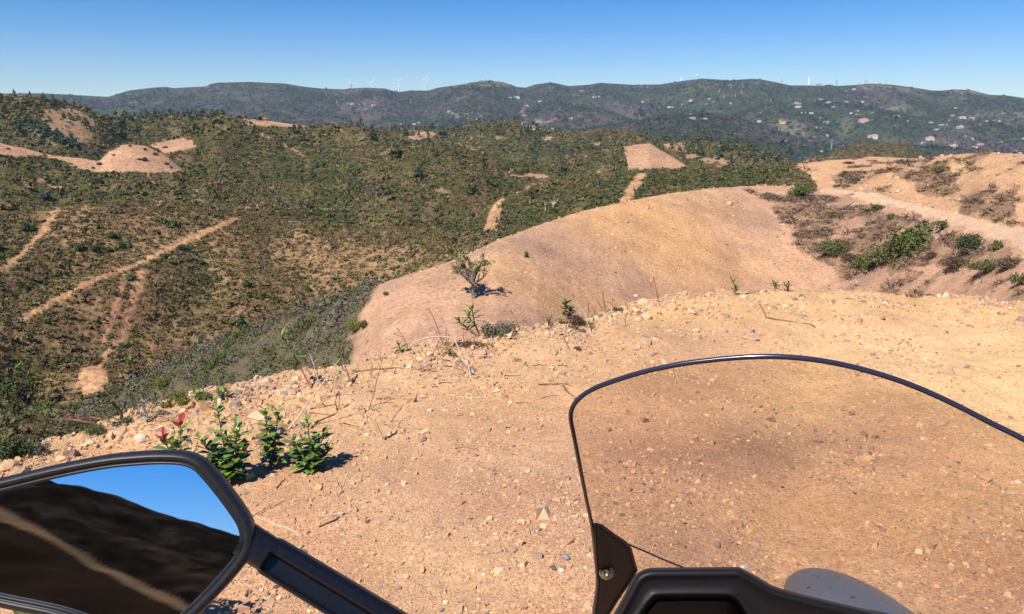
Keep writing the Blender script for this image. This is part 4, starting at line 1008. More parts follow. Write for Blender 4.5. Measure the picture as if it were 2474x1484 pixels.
for i, a in enumerate([
 (341,1062,38,"white","large whitish stone on the left gravel bank above the mirror"),(242,1046,15,"white","white pebble on the very rim left of the whitish stone"),(645,926,28,"pale","pale boulder on the rim, left of the leafy sprig"),
 (618,932,18,"pale","flat pale stone left of the rim boulder"),(811,897,28,"yellow","yellowish stone wedged on the rim by the forked stub"),(1016,870,22,"pale","pale block below the bleached arching branch"),
 (948,915,13,"white","cream stone left of a similar one under the long dark branch"),(986,914,15,"yellow","yellowish stone under the long dark branch, right of a cream one"),(870,927,14,"tan","tan stone at the foot of the forked stub"),
 (1023,936,13,"tan","tan stone under the right end of the long dark branch"),(1023,961,14,"white","flat whitish stone in the middle gravel"),(755,917,18,"dark","black stone at the foot of the leafy sprig"),
 (686,954,20,"grey","purplish grey stone below the pale upright twig"),(664,948,16,"pink","reddish stone left of the purplish grey one"),(1256,808,24,"yellow","flat yellow stone right of the dense little shrub"),
 (1375,801,13,"white","whitish upright stone below the low brush"),(1406,802,18,"dark","dark lump right of the whitish upright stone"),(1071,852,14,"orange","orange pink stone below the bare twig clump"),
 (1051,850,22,"grey","grey slab left of the orange pink stone"),(1163,852,16,"orange","orange stone below the leafy edge plant"),(1137,862,14,"grey","grey stone left of the orange one below the leafy plant"),
 (1555,736,32,"tan","biggest tan block on the rim heap"),(1562,770,30,"pale","pale stone in front of the rim heap"),(1624,745,30,"orange","orange tan block at the right end of the rim heap"),
 (1590,758,22,"pale","smaller pale stone in the middle of the rim heap"),(1535,752,22,"pale","pale stone at the left foot of the rim heap"),(1540,775,20,"tan","tan stone below the left of the rim heap"),(1192,815,14,"pink","pink round stone left of the dense little shrub"),
 (1146,1382,13,"pale","pale angular pebble left of two others on the packed earth"),(1191,1384,13,"yellow","yellowish pebble in the middle of the packed earth"),(1217,1400,12,"pale","pale pebble below and right of the yellowish one"),
 (1261,1368,15,"white","flat whitish pebble nearer the windscreen"),(1170,1318,15,"pale","oblong pale pebble higher on the packed earth"),(1033,1290,10,"tan","tan pebble right of the mirror arm"),(983,1396,17,"tan","larger tan pebble above the mirror arm end"),
 (965,1422,14,"grey","grey pebble by the end of the mirror arm"),(1337,1375,17,"dark","dark flat pebble beside the windscreen base"),(1356,1380,14,"white","whitish square pebble beside the windscreen base"),(1368,1350,24,"grey","grey rough pebble left of the windscreen"),
 (1066,1476,15,"grey","dark grey pebble at the bottom edge of the picture"),(938,1257,11,"pink","dark reddish pebble on the smooth earth"),(1219,1245,11,"grey","round grey pebble on the smooth earth"),(20,1130,40,"tan","tan block on the left bank at the picture edge"),
 (105,1098,30,"pale","pale block on the rim of the left bank"),(150,1112,26,"tan","tan stone on the left bank between two pale ones"),(60,1140,24,"yellow","yellowish stone on the left bank just above the mirror"),(215,1075,26,"pale","pale stone on the left bank under the rim"),
 (290,1062,20,"tan","tan stone left of the large whitish stone"),(388,1018,30,"orange","orange flat slab on the rim above the reddish seedling"),(440,995,22,"pale","pale stone on the rim above the tallest seedling"),(2010,1395 - 300,12,"white","white fleck seen through the windscreen")]):
    stone(i, *a)

p = np.array((-1.24, 2.02, gz(-1.24, 2.02))); k = px_m(p)
bush(0, 0, .46 / k, .62 / k, 'olive', 'dense low shrub added unseen behind the mirror to cast the shadow beside it', p=p)  # unseen stand-in that throws the shadow beside the mirror; the real caster is unknown
MAT_GLOSSLEAF = attr_mat("waxy_leaf", .33, .42)
def leaf(mb, p, d, L, w_, col, fold=.25, droop=.15):
    d = Vector(d).normalized(); up = Vector((0, 0, 1)); s_ = d.cross(up)
    if s_.length < .05: s_ = Vector((1, 0, 0))
    s_.normalize(); n = s_.cross(d).normalized(); p = Vector(p)
    c1 = p + d * L * .35; c2 = p + d * L * .7 - n * L * droop * .4; tip = p + d * L - n * L * droop
    vs = [p, c1, c2, tip]
    for q, ww in ((c1, w_ * .42), (c2, w_ * .5)):
        vs += [q + s_ * ww + n * fold * ww, q - s_ * ww + n * fold * ww]
    mb.add(vs, [(0, 1, 4), (0, 5, 1), (1, 2, 6, 4), (1, 5, 7, 2), (2, 3, 6), (2, 7, 3)], col)
def seedling(label, base, tops, leafpx, n=18, red=(), name="seedling", cat="seedling", greens=None, dry=0, lw=.52, group=None, lo=.12):
    B = Vector(cast(*base)[0]); d = depth_of(B); k = d / F
    t = thing(name, label, cat, B, 0, group); st = MB(); lf = MB(); g = random.Random(int(base[0] * 7 + base[1]))
    greens = greens or [(.125, .20, .040), (.090, .155, .034), (.16, .235, .042)]
    for j, q in enumerate(tops):
        T = at_depth(q[0], q[1], d + g.uniform(-1, 1) * 18 * k) - B
        M = T * .5 + Vector((g.uniform(-1, 1), g.uniform(-1, 1), 0)) * 5 * k
        st.tube([Vector((0, 0, -.01)), M, T], [2.2 * k, 1.7 * k, .9 * k], 6, (.22, .09, .05))
        H = T.length
        for i in range(n):
            f = lo + (1.02 - lo) * i / (n - 1); P = (M * (f / .5) if f < .5 else M + (T - M) * ((f - .5) / .5))
            a = i * 2.4 + g.uniform(-.3, .3); rise = g.uniform(.05, .5) + 1.1 * max(0, f - .72) / .28
            dr = Vector((math.cos(a), math.sin(a), rise)); L = leafpx * k * g.uniform(.75, 1.15) * (1 if f < .85 else .8)
            if j in red and f > .9: col = (.30, .035, .022)
            elif f > .82: col = tuple(c * m for c, m in zip((.17, .23, .035), (g.uniform(.8, 1.2),) * 3))
            else: col = tuple(c * g.uniform(.75, 1.25) for c in g.choice(greens))
            L *= 1.35; leaf(lf, P, dr, L, L * lw * g.uniform(.85, 1.15), col, droop=g.uniform(.05, .3))
    for i in range(dry):
        a = g.uniform(0, 6.28); leaf(lf, (g.uniform(-.02, .02), g.uniform(-.02, .02), g.uniform(.02, .06)), (math.cos(a), math.sin(a), -.3), leafpx * k, leafpx * k * .3, (.42, .28, .13))
    st.obj("stems", attr_stem, t, True); lf.obj("leaves", MAT_GLOSSLEAF, t)
    return t
attr_stem = attr_mat("seedling_stem", .7, .3)
seedling("low seedling with red young leaves, half hidden behind the mirror", (432,1150), [(396,1060),(437,1026),(420,1075)], 25, 20, red=(0, 1))
seedling("tallest leafy seedling rising just behind the mirror edge", (560,1168), [(525,988),(573,1033),(484,1064),(550,1060),(510,1085),(535,1110),(588,1090)], 26, 28)
seedling("slim two stemmed seedling between the two bushier ones", (660,1130), [(643,997),(672,1000),(652,1040)], 25, 26)
seedling("bushy dark seedling furthest right with dry leaves at its base", (742,1138), [(744,1018),(706,1063),(786,1048),(794,1088),(760,1060),(722,1090),(770,1095)], 24, 22, dry=9)
seedling("leafy sprig leaning left over the gravel edge", (754,940), [(682,812)], 20, 12, lo=.62, lw=.3)
seedling("leafy plant with drooping rosettes among bare stems on the edge", (1160,812), [(1141,748),(1131,764),(1107,776),(1128,795)], 22, 12, lo=.7, lw=.24)
seedling("small dark leaf tuft beside the dark upright twig", (978,850), [(964,836)], 19, 9, lo=.3, lw=.34)
seedling("dark green leaf plant standing in the low brush", (1370,772), [(1367,728),(1378,745)], 15, 14, lo=.45)
seedling("small green sprout left of the dark leaf plant", (1352,784), [(1350,770),(1356,771)], 13, 7, lo=.4, lw=.26)
seedling("tiny bright sprout under the bare twig clump", (1083,858), [(1081,843),(1088,849)], 12, 8, lo=.3, lw=.3)
seedling("withered little plant atop the pale leaning stick", (1328,792), [(1326,772),(1334,760),(1320,766)], 10, 7, lo=.4, lw=.25, greens=[(.12, .09, .05)])
seedling("small weed with one red stem on the far edge", (1776,713), [(1768,676),(1782,698)], 12, 8, lo=.6, lw=.3)
seedling("leafy weed left of a smaller one on the far edge", (1872,704), [(1867,680),(1874,686)], 12, 10, lo=.5, lw=.3)
seedling("thin weed at the right end of the far edge", (1903,703), [(1895,686),(1906,684)], 11, 9, lo=.5, lw=.3)
seedling("dead leafy tuft on the gravel rim above the tallest seedling", (545,962), [(530,945),(552,948),(538,950)], 18, 8, lo=.3, lw=.3, greens=[(.09, .10, .05), (.16, .12, .07)])
seedling("small sprout on the rim left of the dead tuft", (478,966), [(474,950),(484,952)], 14, 7, lo=.3)
bush(1210, 812, 66, 52, "grey", "dense little grey green shrub on the gravel edge")
bush(1392, 784, 62, 30, "brown", "low dry brush around the dark green leaf plant")
bush(1492, 752, 26, 16, "grey", "little grey tuft right of the tallest stake")
bush(1392, 846, 18, 12, "brown", "dark dry knot below the low brush")
P = cast(1135, 836)[0]; k = px_m(P)
V, C = twigs(np.tile(P, (26, 1)) + np.random.default_rng(3).normal(0, 1, (26, 3)) * np.array([24, 8, 2]) * k, np.full(26, 14 * k), np.tile((.15, .085, .05), (26, 1)), 14, 4)
o = link("brush_pile", new_mesh("brush_pile", V - P, np.arange(len(V)).reshape(-1, 3), MAT_LEAF, False, C), None, P); tag(o, "heap of brown dead leaves and twigs under the leafy edge plant", "brush pile")

# ------------------------------------------------------------------ houses on the mountain, wind turbines, masts, pylons
WALLM = {"white": plain("whitewash", (.60, .58, .54), .8, nscale=.3, namp=.05), "cream": plain("cream_render", (.70, .60, .44), .8, nscale=.3, namp=.08), "yellow": plain("yellow_render", (.72, .52, .22), .8, nscale=.3, namp=.08),
         "stone": plain("stone_wall", (.42, .36, .28), .9, nscale=.4, namp=.2), "pink": plain("salmon_render", (.66, .42, .32), .8, nscale=.3, namp=.08)}
ROOFM = {"pale": plain("pale_flat_roof", (.66, .62, .56), .8, nscale=.3, namp=.08), "tile": plain("clay_roof_tiles", (.48, .22, .12), .85, nscale=.5, namp=.2), "grey": plain("grey_roof", (.34, .32, .30), .8, nscale=.5, namp=.15)}
MAT_WIN = plain("dark_window", (.03, .035, .045), .15)
MARKS = [(849,"leftmost turbine"),(903,"second turbine"),(965,"third turbine"),(1031,"fourth turbine"),(1173,"summit with the small pillar"),(1312,"second rounded summit"),(1400,"notch in the skyline"),(1540,"long level skyline"),(1645,"thin white mast"),(1684,"ball topped tower"),(1760,"shoulder left of the grey dome"),(1832,"small grey dome"),(1888,"striped mast"),(1952,"tall white mast"),(2020,"faint thin mast"),(2090,"twin lattice masts"),(2140,"rightmost mast"),(2230,"step right of the masts"),(2320,"last rounded summit"),(2430,"skyline's right end")]
HOUSES = [  # column, row, width, wall, roof
 (851,251,15,"white","pale"),(881,251,7,"white","pale"),(902,255,13,"white","pale"),(885,263,7,"white","pale"),(953,269,8,"white","pale"),(1032,278,11,"cream","pale"),(969,299,7,"white","pale"),(1011,296,9,"yellow","grey"),(1001,300,11,"white","grey"),(1049,303,6,"white","pale"),
 (1086,269,14,"white","pale"),(1096,272,8,"white","tile"),(1140,275,9,"stone","grey"),(1154,288,10,"white","pale"),(1249,236,18,"white","pale"),(1232,236,12,"white","pale"),(1305,245,11,"white","tile"),(1272,258,17,"stone","tile"),(1288,257,7,"cream","pale"),(1265,279,11,"pink","tile"),
 (1381,286,11,"pink","tile"),(1298,295,9,"white","grey"),(1308,295,9,"white","pale"),(1335,311,10,"stone","grey"),(1404,219,10,"white","pale"),(1412,219,6,"white","pale"),(1436,234,11,"white","pale"),(1447,233,6,"white","grey"),(1554,246,12,"white","pale"),(1617,259,12,"white","pale"),(1625,258,5,"white","pale"),(1634,266,9,"stone","grey"),(1650,225,5,"white","pale"),
 (1669,243,11,"white","tile"),(1649,252,6,"white","grey"),(1636,267,13,"stone","grey"),(1668,277,14,"white","pale"),(1673,287,20,"stone","pale"),(1704,287,13,"cream","pale"),(1707,251,5,"white","pale"),(1713,239,8,"white","grey"),(1724,245,4,"yellow","pale"),(1763,250,11,"white","grey"),(1817,249,8,"white","grey"),(1928,259,17,"white","pale"),
 (1942,274,16,"cream","pale"),(1960,274,14,"white","pale"),(1819,294,8,"white","pale"),(1834,293,13,"cream","pale"),(1884,291,7,"yellow","pale"),(1891,297,18,"yellow","tile"),(1884,317,16,"yellow","pale"),(1971,307,10,"pink","tile"),(1984,309,8,"white","pale"),(1997,296,16,"stone","pale"),(1983,285,7,"cream","pale"),(1981,241,13,"white","pale"),
 (2002,248,14,"cream","pale"),(2015,253,8,"white","pale"),(2013,258,10,"stone","pale"),(1968,247,9,"stone","grey"),(2016,238,4,"white","pale"),(2044,246,12,"white","pale"),(2042,221,10,"white","pale"),(1996,320,8,"white","pale"),(1998,327,10,"cream","pale"),(1965,331,8,"stone","pale"),(1956,341,13,"yellow","pale"),(1984,366,9,"white","pale"),
 (2063,216,11,"white","grey"),(2084,246,11,"white","pale"),(2093,254,5,"white","pale"),(2072,268,9,"cream","pale"),(2057,273,9,"white","pale"),(2069,276,5,"white","pale"),(2077,276,5,"white","pale"),(2108,273,6,"white","pale"),(2170,280,10,"white","grey"),(2160,281,4,"white","pale"),(2086,293,28,"pink","tile"),(2108,290,10,"stone","pale"),(2110,332,30,"white","tile"),
 (2309,261,9,"white","pale"),(2427,274,9,"cream","pale"),(2301,280,12,"stone","grey"),(2325,285,17,"white","tile"),(2347,286,14,"stone","pale"),(2193,293,8,"pink","tile"),(2249,296,11,"white","pale"),(2293,292,5,"white","pale"),(2278,301,7,"white","pale"),(2288,301,5,"white","pale"),(2271,302,6,"white","grey"),(2262,313,11,"white","pale"),
 (2384,292,8,"white","pale"),(2400,292,10,"stone","grey"),(2414,292,8,"white","pale"),(2319,309,20,"stone","pale"),(2366,301,9,"stone","pale"),(2465,309,6,"stone","pale"),(2246,336,22,"cream","tile"),(2230,346,13,"white","grey"),(2348,335,10,"pink","tile"),(2333,329,5,"white","pale"),(2305,355,24,"yellow","pale"),(2355,356,14,"white","pale"),(2368,351,17,"pink","tile"),(2417,343,9,"white","pale"),(2470,335,9,"white","tile"),(2308,345,7,"stone","grey"),(2451,367,14,"white","tile"),(2464,370,10,"white","pale"),(2400,353,5,"stone","pale"),
 (1267,303,7,"white","pale"),(1286,311,10,"cream","pale")]
def house(p, w_, wall, roof, label):
    t = thing("house", label, "house", (p[0], p[1], p[2]), -math.atan2(p[0], p[1]) + random.uniform(-.35, .35), "houses scattered over the mountain")
    d = w_ * random.uniform(.45, .7); h = max(3.4, min(6.0, w_ * .30)); mb = MB()
    mb.box((0, 0, h / 2 - 2), (w_, d, h + 4)); two = w_ > 20
    if two: mb.box((w_ * .12, d * .12, h * .75 + .01), (w_ * .45, d * .7, h * 1.5))
    mb.obj("wall", WALLM[wall], t)
    rf = MB()
    def gable(cx, cy, z, W, Dp, rise):
        W += .8; Dp += .8; vs = [(cx - W/2, cy - Dp/2, z), (cx + W/2, cy - Dp/2, z), (cx + W/2, cy + Dp/2, z), (cx - W/2, cy + Dp/2, z), (cx - W/2 + Dp * .2, cy, z + rise), (cx + W/2 - Dp * .2, cy, z + rise)]
        rf.add(vs, [(0, 1, 5, 4), (2, 3, 4, 5), (1, 2, 5), (3, 0, 4), (3, 2, 1, 0)])
    rise = d * (.2 if roof != "pale" else .07)
    gable(0, 0, h + .02, w_, d, rise)
    if two: gable(w_ * .12, d * .12, h * 1.5 + .03, w_ * .45, d * .7, rise * .8)
    rf.obj("roof", ROOFM[roof], t)
    wn = MB(); n = max(2, int(w_ / 5))
    for i in range(n): wn.box((-w_ / 2 + w_ * (i + .5) / n, -d / 2 - .03, h * .5), (1.3, .12, 1.6))
    wn.obj("window", MAT_WIN, t)
    return t
pos = cast([h[0] for h in HOUSES], [h[1] + 1.5 for h in HOUSES]); lab = []
for (px, py, w_, wall, roof) in HOUSES:
    mk = min(MARKS, key=lambda m: abs(m[0] - px))[1]
    size = "tiny" if w_ < 6 else "small" if w_ < 10 else "broad" if w_ < 16 else "long"
    hgt = "high" if py < 250 else "midway" if py < 290 else "low"
    rt = {"pale": "pale", "tile": "tiled", "grey": "grey"}[roof]
    lab.append((size, wall, rt, hgt, mk))
cnt = {}
for i, l in enumerate(lab): cnt.setdefault(l, []).append(i)
ORD = ["upper left", "second", "third", "fourth", "fifth"]
for i, (px, py, w_, wall, roof) in enumerate(HOUSES):
    l = lab[i]; same = sorted(cnt[l], key=lambda j: HOUSES[j][0])
    tail = "" if len(same) == 1 else (" leftmost" if same[0] == i else " rightmost" if same[-1] == i else " middle one")
    if px in (1267, 1286): text = "white house on top of the reddish building plot on the pine covered peak" if px == 1267 else "cream house at the foot of the reddish building plot on the pine covered peak"
    else: text = f"{l[0]} {l[1]} house, {l[2]} roof, {l[3]} slope below the {l[4]}" + ("," + tail if tail else "")
    r = math.hypot(pos[i][0], pos[i][1]); house(pos[i], max(5.0, .72 * w_ * r / F), wall, roof, text)

MAT_TURB = plain("turbine_white", (.84, .84, .84), .4)
def turbine(px, base_y, hub_y, blade, ang, label):
    p = on_crest("mountain", px, -20); k = px_m(p); H = (base_y - hub_y) * k; yaw = -math.atan2(p[0], p[1])
    t = thing("wind_turbine", label, "wind turbine", p, yaw, "wind turbines on the ridge")
    mb = MB(); mb.lathe([(3.9, -14), (3.8, 0), (3.0, H * .7), (2.5, H), (0, H + .1)], 14); mb.obj("tower", MAT_TURB, t, True)
    mb = MB(); mb.box((0, .8, H + 1.2), (3.2, 8, 3.2)); mb.obj("nacelle", MAT_TURB, t)
    mb = MB(); mb.lathe([(0, 1.9), (1.2, 1.3), (1.7, 0), (1.7, -1)], 12); o = mb.obj("hub", MAT_TURB, t, True, (0, -3.4, H + 1.2)); o.rotation_euler = (math.pi / 2, 0, 0)
    L = blade * k
    for q in range(3):
        mb = MB(); prof = [(0, 1.7, .9), (.12, 2.0, .8), (.25, 3.3, .55), (.6, 2.6, .35), (.9, 1.7, .2), (1.0, .8, .1)]
        vs = []; 
        for f, c, th in prof: vs += [(-c * .6, 0, f * L), (0, -th, f * L), (c * 1.2, 0, f * L), (0, th, f * L)]
        fs = [(i * 4 + a, i * 4 + (a + 1) % 4, i * 4 + 4 + (a + 1) % 4, i * 4 + 4 + a) for i in range(5) for a in range(4)] + [(20, 21, 22, 23)]
        mb.add(vs, fs); o = mb.obj("blade", MAT_TURB, t, False, (0, -4.6, H + 1.2)); o.rotation_euler = (0, math.radians(ang + 120 * q), 0)
turbine(848, 214, 204, 13.5, -26, "leftmost wind turbine, lowest of the four above the ridge")
turbine(902, 212, 200, 13.8, 7, "second wind turbine from the left on the ridge hump")
turbine(964, 223, 198.4, 13.8, 49, "third wind turbine, standing in the dip with two blades raised like a V")
turbine(1030, 218, 192.3, 14, 13, "tallest wind turbine, rightmost of the four")
MAT_STEEL = plain("galvanised_steel", (.50, .52, .54), .5, metal=.4); MAT_RED = plain("red_steel_paint", (.55, .10, .07), .5); MAT_WHITE = plain("white_steel_paint", (.82, .82, .82), .5)
def mast(ridge, px, H, r, mats, label, extras=None, back=-15, p=None, name="radio_mast", cat="mast"):
    p = on_crest(ridge, px, back) if p is None else p
    t = thing(name, label, cat, p, random.uniform(0, 1)); n = len(mats)
    for i, m in enumerate(mats):
        mb = MB(); z0, z1 = H * i / n - (4 if i == 0 else 0), H * (i + 1) / n; a0, a1 = r * (1 - .6 * i / n), r * (1 - .6 * (i + 1) / n)
        for (sx, sy) in ((-1, -1), (1, -1), (1, 1), (-1, 1)): mb.tube([(sx * a0, sy * a0, z0), (sx * a1, sy * a1, z1)], .30, 4)
        for j in range(3):
            f0, f1 = j / 3, (j + 1) / 3; b0, b1 = a0 + (a1 - a0) * f0, a0 + (a1 - a0) * f1; y0, y1 = z0 + (z1 - z0) * f0, z0 + (z1 - z0) * f1
            for s_ in (-1, 1): mb.tube([(-b0, s_ * b0, y0), (b1, s_ * b1, y1)], .18, 4); mb.tube([(s_ * b0, b0, y0), (s_ * b1, -b1, y1)], .18, 4); mb.tube([(b0, s_ * b0, y0), (-b1, s_ * b1, y1)], .18, 4)
        mb.obj("section", m, t)
    mb = MB(); mb.tube([(0, 0, H), (0, 0, H * 1.15)], .25, 5); mb.obj("antenna", mats[-1], t)
    for (z, rr_) in extras or ():
        mb = MB(); mb.lathe([(0, -.6), (rr_, -.5), (rr_, .5), (0, .6)], 10); o = mb.obj("dish", MAT_WHITE, t, True, (0, -r, z * H)); o.rotation_euler = (math.pi / 2, 0, 0)
    return t
def pole(px, H, r, label, dish=(), ridge="mountain"):
    p = on_crest(ridge, px, -15); t = thing("radio_mast", label, "mast", p); mb = MB()
    mb.lathe([(r, -5), (r, H * .55), (r * .7, H * .56), (r * .6, H), (0, H)], 10); mb.obj("shaft", MAT_WHITE, t, True)
    mb = MB(); mb.lathe([(0, H * .93), (r * 1.6, H * .93), (r * 1.6, H * .99), (0, H)], 10); mb.obj("head", MAT_WHITE, t, True)
    return t
K4 = 4000 / F
pole(1645, 12.5 * K4, 2.0, "thin white mast on the skyline left of the ball topped tower")
pole(1952.5, 21 * K4, 2.6, "tall white mast, tallest on the right skyline")
t = thing("radar_tower", "short white tower topped by a ball on the skyline", "tower", on_crest("mountain", 1684, -15)); mb = MB(); mb.lathe([(3.6, -5), (3.4, 5 * K4)], 14); mb.obj("shaft", MAT_WHITE, t, True)
mb = MB(); mb.lathe([(0, -6)] + [(6 * math.cos(a), 6 * math.sin(a)) for a in np.linspace(-1.4, 1.4, 9)] + [(0, 6)], 18); mb.obj("radome", MAT_WHITE, t, True, (0, 0, 7 * K4))
t = thing("radar_dome", "small grey dome sitting on the skyline right of the ball topped tower", "dome", on_crest("mountain", 1832.4, -10)); mb = MB(); mb.lathe([(7.4, -6), (7.4, 0)] + [(7.4 * math.cos(a), 7.4 * math.sin(a) + .01) for a in np.linspace(.1, 1.5, 8)] + [(0, 7.5)], 20); mb.obj("shell", plain("dome_grey", (.38, .38, .40), .7), t, True)
mast("mountain", 1888.4, 12 * K4, 2.4, [MAT_WHITE, MAT_RED, MAT_WHITE, MAT_RED, MAT_WHITE], "red and white striped lattice mast on the skyline slope", ((.6, 1.6), (.85, 1.3)))
mast("mountain", 2020.5, 13 * K4, 1.8, [MAT_STEEL, MAT_STEEL, MAT_RED], "faint thin lattice mast right of the pointed rocky knoll")
mast("mountain", 2088.5, 9 * K4, 2.0, [MAT_RED, MAT_WHITE, MAT_RED], "left one of the twin lattice masts on the summit", ((.8, 1.5),))
mast("mountain", 2093, 10 * K4, 2.2, [MAT_RED, MAT_WHITE, MAT_RED, MAT_WHITE], "right one of the twin lattice masts on the summit", ((.7, 1.5),))
mast("mountain", 2140, 10 * K4, 1.8, [MAT_STEEL, MAT_WHITE, MAT_STEEL], "rightmost lattice mast on the skyline", ((.8, 1.4),))
p = on_crest("mountain", 1173, -8); t = thing("survey_pillar", "small dark pillar on the rounded bare summit", "pillar", p); mb = MB(); mb.lathe([(2.0, -4), (1.9, 3), (1.1, 3.1), (1.0, 9), (0, 9.3)], 8); mb.obj("shaft", WALLM["stone"], t)
for px, w_, wl, lb in [(1967, 26, "white", "long white station building on the skyline by the tall white mast"), (1980, 22, "stone", "low pale annex right of the station building on the skyline"), (2076, 13, "white", "small white hut on the skyline left of the twin masts"), (2125, 10, "stone", "tiny grey hut on the skyline between twin and rightmost masts")]:
    house(on_crest("mountain", px, -10) + np.array((0, 0, 1.0)), w_, wl, "pale", lb)
for px, y0, y1, lb in [(2007.5,367,338,"large lattice pylon standing before the far knob with the orange track"),(1791,228,217,"pylon on the green mountainside below the small grey dome"),(1703.6,222,215,"pylon just below the ball topped tower"),(1737,224,217,"pylon between ball topped tower and grey dome, near the skyline"),(1749,238,231,"pylon lower on the green slope, third from the left"),(1777,234,227,"pylon left below the taller pylon under the grey dome"),(1862,246,238,"pylon on the slope below the striped mast"),(1837,277,270,"pylon above the yellow houses"),(814,253,244,"pale pylon left of the white houses under the first turbine"),(992,250,243,"pylon on the slope below the third turbine"),(1563,215,208,"pylon under the long level skyline")]:
    p = cast(px, y0)[0]; k = px_m(p)
    t = mast(None, 0, (y0 - y1) * k, max(1.3, 1.6 * k), [MAT_STEEL, MAT_STEEL], lb, p=p, name="power_pylon", cat="pylon"); mb = MB(); H = (y0 - y1) * k
    for z in (.78, .92): mb.box((0, 0, z * H), (H * .34, .5, .5))
    mb.obj("crossarm", MAT_STEEL, t)

# ------------------------------------------------------------------ the motorcycle
def black(name, base, rough, bump=None): return plain(name, base, rough, spec=.38, nscale=300, namp=.25, bump=bump)
M_PLASTIC = black("textured_black_plastic", (.006, .006, .0065), .5, (.35, .0006, 900)); M_RIM = black("mirror_black", (.018, .018, .019), .38); M_ARM = black("arm_black", (.008, .0085, .011), .33)
M_RUBBER = black("rubber", (.02, .02, .02), .8); M_METAL = plain("brushed_alloy", (.55, .55, .56), .35, metal=1.0); M_BRASS = plain("yellow_zinc_screw", (.62, .52, .20), .3, metal=1.0)
M_GREYP = None
m, nt_, b_ = mat_new("grey_painted_fairing"); g_ = N(nt_, "ShaderNodeNewGeometry"); v_ = N(nt_, "ShaderNodeTexVoronoi"); v_.inputs["Scale"].default_value = 55; nt_.links.new(g_.outputs["Position"], v_.inputs["Vector"])
nz_ = noise(nt_, g_.outputs["Position"], 30, 2); dd_ = math_(nt_, 'ADD', v_.outputs["Distance"], math_(nt_, 'MULTIPLY', nz_.outputs[0], .35))
nt_.links.new(ramp(nt_, dd_, [(.30, (.05, .045, .04)), (.34, (.13, .135, .15))]), b_.inputs["Base Color"]); b_.inputs["Roughness"].default_value = .42; M_GREYP = m
m, nt_, b_ = mat_new("mirror_glass"); b_.inputs["Base Color"].default_value = (.95, .925, .89, 1); b_.inputs["Metallic"].default_value = 1; b_.inputs["Roughness"].default_value = .012; M_MIRROR = m
m, nt_, b_ = mat_new("smoked_clear_screen"); nt_.nodes.remove(b_)
tr = N(nt_, "ShaderNodeBsdfTransparent"); gl = N(nt_, "ShaderNodeBsdfGlossy"); gl.inputs["Roughness"].default_value = .03; lw_ = N(nt_, "ShaderNodeLayerWeight"); lw_.inputs[0].default_value = .5; fr_o = math_(nt_, "ADD", math_(nt_, "MULTIPLY", math_(nt_, "POWER", lw_.outputs["Facing"], 5), .22), .03); mx = N(nt_, "ShaderNodeMixShader")
g_ = N(nt_, "ShaderNodeNewGeometry"); nz_ = noise(nt_, g_.outputs["Position"], 14, 5)
nt_.links.new(ramp(nt_, nz_.outputs[0], [(.35, (.85, .785, .75)), (.65, (.90, .84, .805))]), tr.inputs[0])
nt_.links.new(fr_o, mx.inputs[0]); nt_.links.new(tr.outputs[0], mx.inputs[1]); nt_.links.new(gl.outputs[0], mx.inputs[2]); df = N(nt_, 'ShaderNodeBsdfDiffuse'); df.inputs[0].default_value = (.56, .50, .47, 1); m2 = N(nt_, 'ShaderNodeMixShader'); nt_.links.new(ramp(nt_, nz_.outputs[0], [(.3, (.03,) * 3), (.7, (.075,) * 3)]), m2.inputs[0]); nt_.links.new(mx.outputs[0], m2.inputs[1]); nt_.links.new(df.outputs[0], m2.inputs[2]); nt_.links.new(m2.outputs[0], nt_.nodes['Material Output'].inputs[0]); M_SCREEN = m
m, nt_, b_ = mat_new("screen_edge"); b_.inputs["Base Color"].default_value = (.028, .026, .045, 1); b_.inputs["Roughness"].default_value = .18; M_EDGE = m
m, nt_, b_ = mat_new("smoky_bracket"); b_.inputs["Base Color"].default_value = (.030, .031, .034, 1); b_.inputs["Specular IOR Level"].default_value = .12; b_.inputs["Roughness"].default_value = .5; M_BRACK = m

PSI = 16 * D2R; EF = Vector((math.sin(PSI), math.cos(PSI), 0)); ER = Vector((math.cos(PSI), -math.sin(PSI), 0))
ORG = Vector((.16, .1, 0))
moto = thing("motorcycle", "black touring motorcycle seen from its saddle, with left mirror, clear windscreen and dashboard hood", "motorcycle", ORG)
def part(name, mb_or_me, mat=None, sm=True, parent=None):
    o = link(name, mb_or_me.mesh(name, mat, sm) if isinstance(mb_or_me, MB) else mb_or_me, parent or moto)
    o.location = -ORG if parent is None else (0, 0, 0)
    return o
def spline(pts, n=8, closed=True):
    p = np.array(pts, float); m = len(p); out = []
    for i in range(m if closed else m - 1):
        if closed: a, b, c, d = p[(i - 1) % m], p[i], p[(i + 1) % m], p[(i + 2) % m]
        else: a, b, c, d = p[max(i - 1, 0)], p[i], p[i + 1], p[min(i + 2, m - 1)]
        for t in np.linspace(0, 1, n, endpoint=False):
            out.append(.5 * ((2 * b) + (c - a) * t + (2 * a - 5 * b + 4 * c - d) * t ** 2 + (3 * b - a - 3 * c + d) * t ** 3))
    if not closed: out.append(p[-1])
    return np.array(out)
def inset(P, d):
    """move a closed outline inward by d"""
    c = P.mean(0); T = np.roll(P, -2, 0) - np.roll(P, 2, 0); n = np.stack([-T[:, 1], T[:, 0]], -1); n /= np.linalg.norm(n, axis=1, keepdims=True) + 1e-9
    s_ = np.sign(((c - P) * n).sum(1).mean()); return P + n * d * s_
